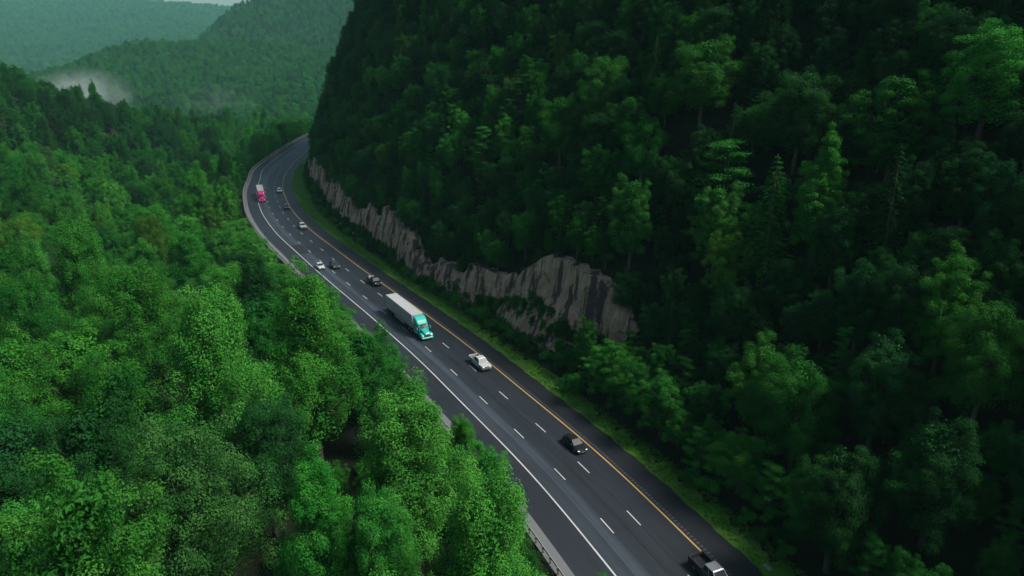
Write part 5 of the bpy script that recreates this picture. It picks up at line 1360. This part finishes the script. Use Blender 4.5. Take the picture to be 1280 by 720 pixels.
# everything smaller in view: the rest of both woods and the woods on the far ridges, each ONE mass of instanced crowns
SRC = {}
for o in scene.objects:
    if o.name.split('.')[0] == 'crown' and o.data.name not in SRC: SRC[o.data.name] = o
def wood(name, rows, label):
    """rows: x, y, z, scale, height scale, turn, (kind, variant), tint colour"""
    order = [(k, v) for k in VARS for v in range(VARS[k]) if KINDS[k][v][0].name in SRC]
    pos = {kv: n for n, kv in enumerate(order)}
    me = bpy.data.meshes.new(name); n = len(rows); me.vertices.add(n)
    me.vertices.foreach_set('co', np.array([r[:3] for r in rows], np.float32).ravel())
    def att(nm, ty, vals, key='value'):
        a = me.attributes.new(nm, ty, 'POINT'); a.data.foreach_set(key, np.asarray(vals, np.float32 if ty != 'INT' else np.int32).ravel())
    att('pick', 'INT', [pos.get(r[6], 0) for r in rows]); att('turn', 'FLOAT', [r[5] for r in rows])
    att('size', 'FLOAT_VECTOR', [(r[3], r[3], r[4]) for r in rows], 'vector'); att('col', 'FLOAT_COLOR', [(*r[7], 1) for r in rows], 'color')
    me.update(); o = link(bpy.data.objects.new(name, me)); tag(o, label, 'forest', None, 'stuff')
    ng = bpy.data.node_groups.new(name, 'GeometryNodeTree')
    ng.interface.new_socket('Geometry', in_out='INPUT', socket_type='NodeSocketGeometry'); ng.interface.new_socket('Geometry', in_out='OUTPUT', socket_type='NodeSocketGeometry')
    L = ng.links.new; gi, go = ng.nodes.new('NodeGroupInput'), ng.nodes.new('NodeGroupOutput')
    jn = ng.nodes.new('GeometryNodeJoinGeometry')
    for kv in reversed(order):
        oi = ng.nodes.new('GeometryNodeObjectInfo'); oi.inputs['Object'].default_value = SRC[KINDS[kv[0]][kv[1]][0].name]; oi.inputs['As Instance'].default_value = True; oi.transform_space = 'ORIGINAL'
        L(oi.outputs['Geometry'], jn.inputs[0])
    def na(nm, ty):
        a = ng.nodes.new('GeometryNodeInputNamedAttribute'); a.data_type = ty; a.inputs['Name'].default_value = nm; return a.outputs['Attribute']
    ip = ng.nodes.new('GeometryNodeInstanceOnPoints'); L(gi.outputs[0], ip.inputs['Points']); L(jn.outputs[0], ip.inputs['Instance'])
    ip.inputs['Pick Instance'].default_value = True; L(na('pick', 'INT'), ip.inputs['Instance Index']); L(na('size', 'FLOAT_VECTOR'), ip.inputs['Scale'])
    cx = ng.nodes.new('ShaderNodeCombineXYZ'); L(na('turn', 'FLOAT'), cx.inputs['Z']); L(cx.outputs[0], ip.inputs['Rotation'])
    st = ng.nodes.new('GeometryNodeStoreNamedAttribute'); st.domain = 'INSTANCE'; st.data_type = 'FLOAT_COLOR'; st.inputs['Name'].default_value = 'tint'
    L(ip.outputs[0], st.inputs['Geometry']); L(na('col', 'FLOAT_COLOR'), st.inputs['Value']); L(st.outputs[0], go.inputs[0])
    md = o.modifiers.new('woods', 'NODES'); md.node_group = ng
    return o
near, shr = [], []
for i, (k, v, x, y, z, sc, sz, rz, tint, j) in enumerate(ROWS):
    if i in PICKED: continue
    c = TINT[tint]; near.append((x, y, z, sc, sz, rz, (k, v), (c[0]*j, c[1]*j, c[2]*j)))
wood('woods', near, 'remaining crowns of the woods on both sides of the road')
rng = np.random.default_rng(9); far = []
def far_field(x0, x1, y0, y1, step, sc, kinds, ok):
    xs = np.arange(x0, x1, step); ys = np.arange(y0, y1, step); A, B_ = np.meshgrid(xs, ys)
    A = (A+(rng.random(A.shape)-.5)*step*.9).ravel(); B_ = (B_+(rng.random(B_.shape)-.5)*step*.9).ravel()
    m = ok(A, B_) & (A > -.92*B_-30) & (A < -.10*B_); A, B_ = A[m], B_[m]; z = terrain(A, B_)
    wv = wob(A, B_, 90., 4.)
    for x, y, zz, q in zip(A, B_, z, wv):
        s = sc*(.75+.5*rng.random()); k = pick(rng, kinds); t = pick(rng, [('far', 4), ('mid', 2+max(0, q)*2), ('deep', 1.5+max(0,-q)*3), ('bright', 1.+max(0, q)*1.5)])
        c = TINT[t]; j = .8+.4*rng.random(); far.append((x, y, zz-1, s, s*(.85+.3*rng.random()), rng.random()*6.28, (k, int(rng.integers(VARS[k]))), (c[0]*j, c[1]*j, c[2]*j)))
KF = [('oak', 5), ('maple', 4), ('conifer', .08)]
far_field(-950, -120, 690, 1100, 9.5, 1.0, KF, lambda x, y: np.ones(x.shape, bool))
far_field(-700, -430, 330, 690, 9.5, 1.0, KF, lambda x, y: x < -(y+30)*.98+20)
far_field(-1750, -100, 1100, 1800, 11., 1.1, KF, lambda x, y: np.ones(x.shape, bool))
far_field(-2200, -300, 1800, 2480, 12.5, 1.2, KF, lambda x, y: np.ones(x.shape, bool))
far_field(-4800, -500, 2480, 5080, 21., 2.0, KF, lambda x, y: np.ones(x.shape, bool))
wood('far_woods', far, 'hazy wooded ridges beyond the valley')
print('woods', len(near), len(far))
# two pale houses and a mast in a clearing on the far ridge
def house(x, y, w, d, h, label, rz):
    r = empty('house', (x, y, float(terrain(np.array([x]), np.array([y]))[0])+14), rz); tag(r, label, 'house', 'houses on the far ridge')
    wl = plain('white_boards', (.75,.74,.70), .7); rf = plain('grey_shingle', (.30,.29,.28), .8)
    m = MB(); m.box((0,0,h/2-8), (w,d,h+16)); m.build('wall', wl, r)
    m = MB(); m.add([(-w/2-.5,-d/2-.5,h),(w/2+.5,-d/2-.5,h),(w/2+.5,d/2+.5,h),(-w/2-.5,d/2+.5,h),(-w/2-.5,0,h+d*.35),(w/2+.5,0,h+d*.35)], [(0,1,5,4),(2,3,4,5),(1,2,5),(3,0,4),(3,2,1,0)]); m.build('roof', rf, r)
    for k in (-1, 0, 1): m = MB(); m.box((k*w*.3, -d/2-.05, h*.55), (w*.14, .12, h*.4)); m.build('window', GLASS, r)
for a in HOUSES: house(*a)
# ---------------------------------------------------------------- haze, mist, light, camera
def volume_box(name, lo, hi, dens, col, aniso=.0):
    mb = MB(); mb.box(tuple((a+b_)/2 for a, b_ in zip(lo, hi)), tuple(b_-a for a, b_ in zip(lo, hi)))
    m = bpy.data.materials.new(name); m.use_nodes = True; nt = m.node_tree; nt.nodes.clear()
    out = N(nt, 'ShaderNodeOutputMaterial'); pv = N(nt, 'ShaderNodeVolumePrincipled'); pv.inputs['Density'].default_value = dens; pv.inputs['Color'].default_value = (*col, 1); pv.inputs['Anisotropy'].default_value = aniso
    nt.links.new(pv.outputs[0], out.inputs['Volume'])
    o = mb.build(name, m); return tag(o, kind='stuff')
volume_box('haze', (-7300,-1700,float(Z.min())-1), (3800,7200,float(max(Z.max(),540)+40)), HAZE_D, (.42,.93,.90))
def mist(name, c, d, dens, seed, label):
    import bmesh
    bm = bmesh.new(); bmesh.ops.create_icosphere(bm, subdivisions=3, radius=1)
    me = bpy.data.meshes.new(name); bm.to_mesh(me); bm.free()
    m = bpy.data.materials.new(name); m.use_nodes = True; nt = m.node_tree; nt.nodes.clear()
    out = N(nt, 'ShaderNodeOutputMaterial'); pv = N(nt, 'ShaderNodeVolumePrincipled'); pv.inputs['Color'].default_value = (.93,.96,.97,1)
    tc = N(nt, 'ShaderNodeTexCoord').outputs['Object']
    ln = N(nt, 'ShaderNodeVectorMath', operation='LENGTH'); nt.links.new(tc, ln.inputs[0])
    fall = math_(nt, 'SUBTRACT', 1., ln.outputs['Value'], True)
    mp = N(nt, 'ShaderNodeMapping'); mp.inputs['Location'].default_value = (seed,seed*.7,0); mp.inputs['Scale'].default_value = (1.5,1.5,1.1); nt.links.new(tc, mp.inputs['Vector'])
    nz = math_(nt, 'SUBTRACT', noise(nt, mp.outputs[0], 1.4, 5, .6), .36, True)
    nt.links.new(math_(nt, 'MULTIPLY', math_(nt, 'MULTIPLY', math_(nt, 'POWER', fall, .9), nz), dens), pv.inputs['Density'])
    nt.links.new(pv.outputs[0], out.inputs['Volume'])
    me.materials.append(m); o = link(bpy.data.objects.new(name, me)); o.location = c; o.scale = d
    return tag(o, label, 'mist', None, 'stuff')
for a in MIST: mist('mist', *a)

w = bpy.data.worlds.new('World'); scene.world = w; w.use_nodes = True; nt = w.node_tree
sky = N(nt, 'ShaderNodeTexSky', sky_type='NISHITA', sun_disc=False); SE, SA = R(SUN_EL), R(SUN_AZ)
sky.sun_elevation = SE; sky.sun_rotation = SA; sky.air_density = 1.2; sky.dust_density = 2.5; sky.ozone_density = 1.0
nt.links.new(sky.outputs[0], nt.nodes['Background'].inputs['Color']); nt.nodes['Background'].inputs['Strength'].default_value = SKY
sl = bpy.data.lights.new('sun', 'SUN'); sl.energy = SUN; sl.angle = R(SUN_ANG); sl.color = (1.0,.98,.94)
so = link(bpy.data.objects.new('sun', sl))
from mathutils import Vector as Vec
so.rotation_euler = Vec((-math.sin(SA)*math.cos(SE), -math.cos(SA)*math.cos(SE), -math.sin(SE))).to_track_quat('-Z', 'Y').to_euler(); so.location = (0,0,600)
cam = bpy.data.cameras.new('camera'); cam.sensor_width = 36; cam.lens = 36*853/1280; cam.clip_end = 20000; cam.clip_start = .5
co = link(bpy.data.objects.new('camera', cam)); co.location = (0,0,52.42); co.rotation_euler = (math.pi/2-.3145, 0, 0); scene.camera = co
v = scene.view_settings; v.view_transform = 'Standard'; v.look = 'None'; v.gamma = 1; v.exposure = EXPO; v.use_curve_mapping = False
scene.render.engine = 'CYCLES'; cy = scene.cycles
cy.max_bounces = 5; cy.diffuse_bounces = 3; cy.glossy_bounces = 2; cy.transmission_bounces = 3; cy.volume_bounces = 2; cy.transparent_max_bounces = 6
cy.use_denoising = True; cy.sample_clamp_indirect = 6; cy.caustics_reflective = False; cy.caustics_refractive = False
try: cy.denoiser = 'OPENIMAGEDENOISE'
except Exception: pass
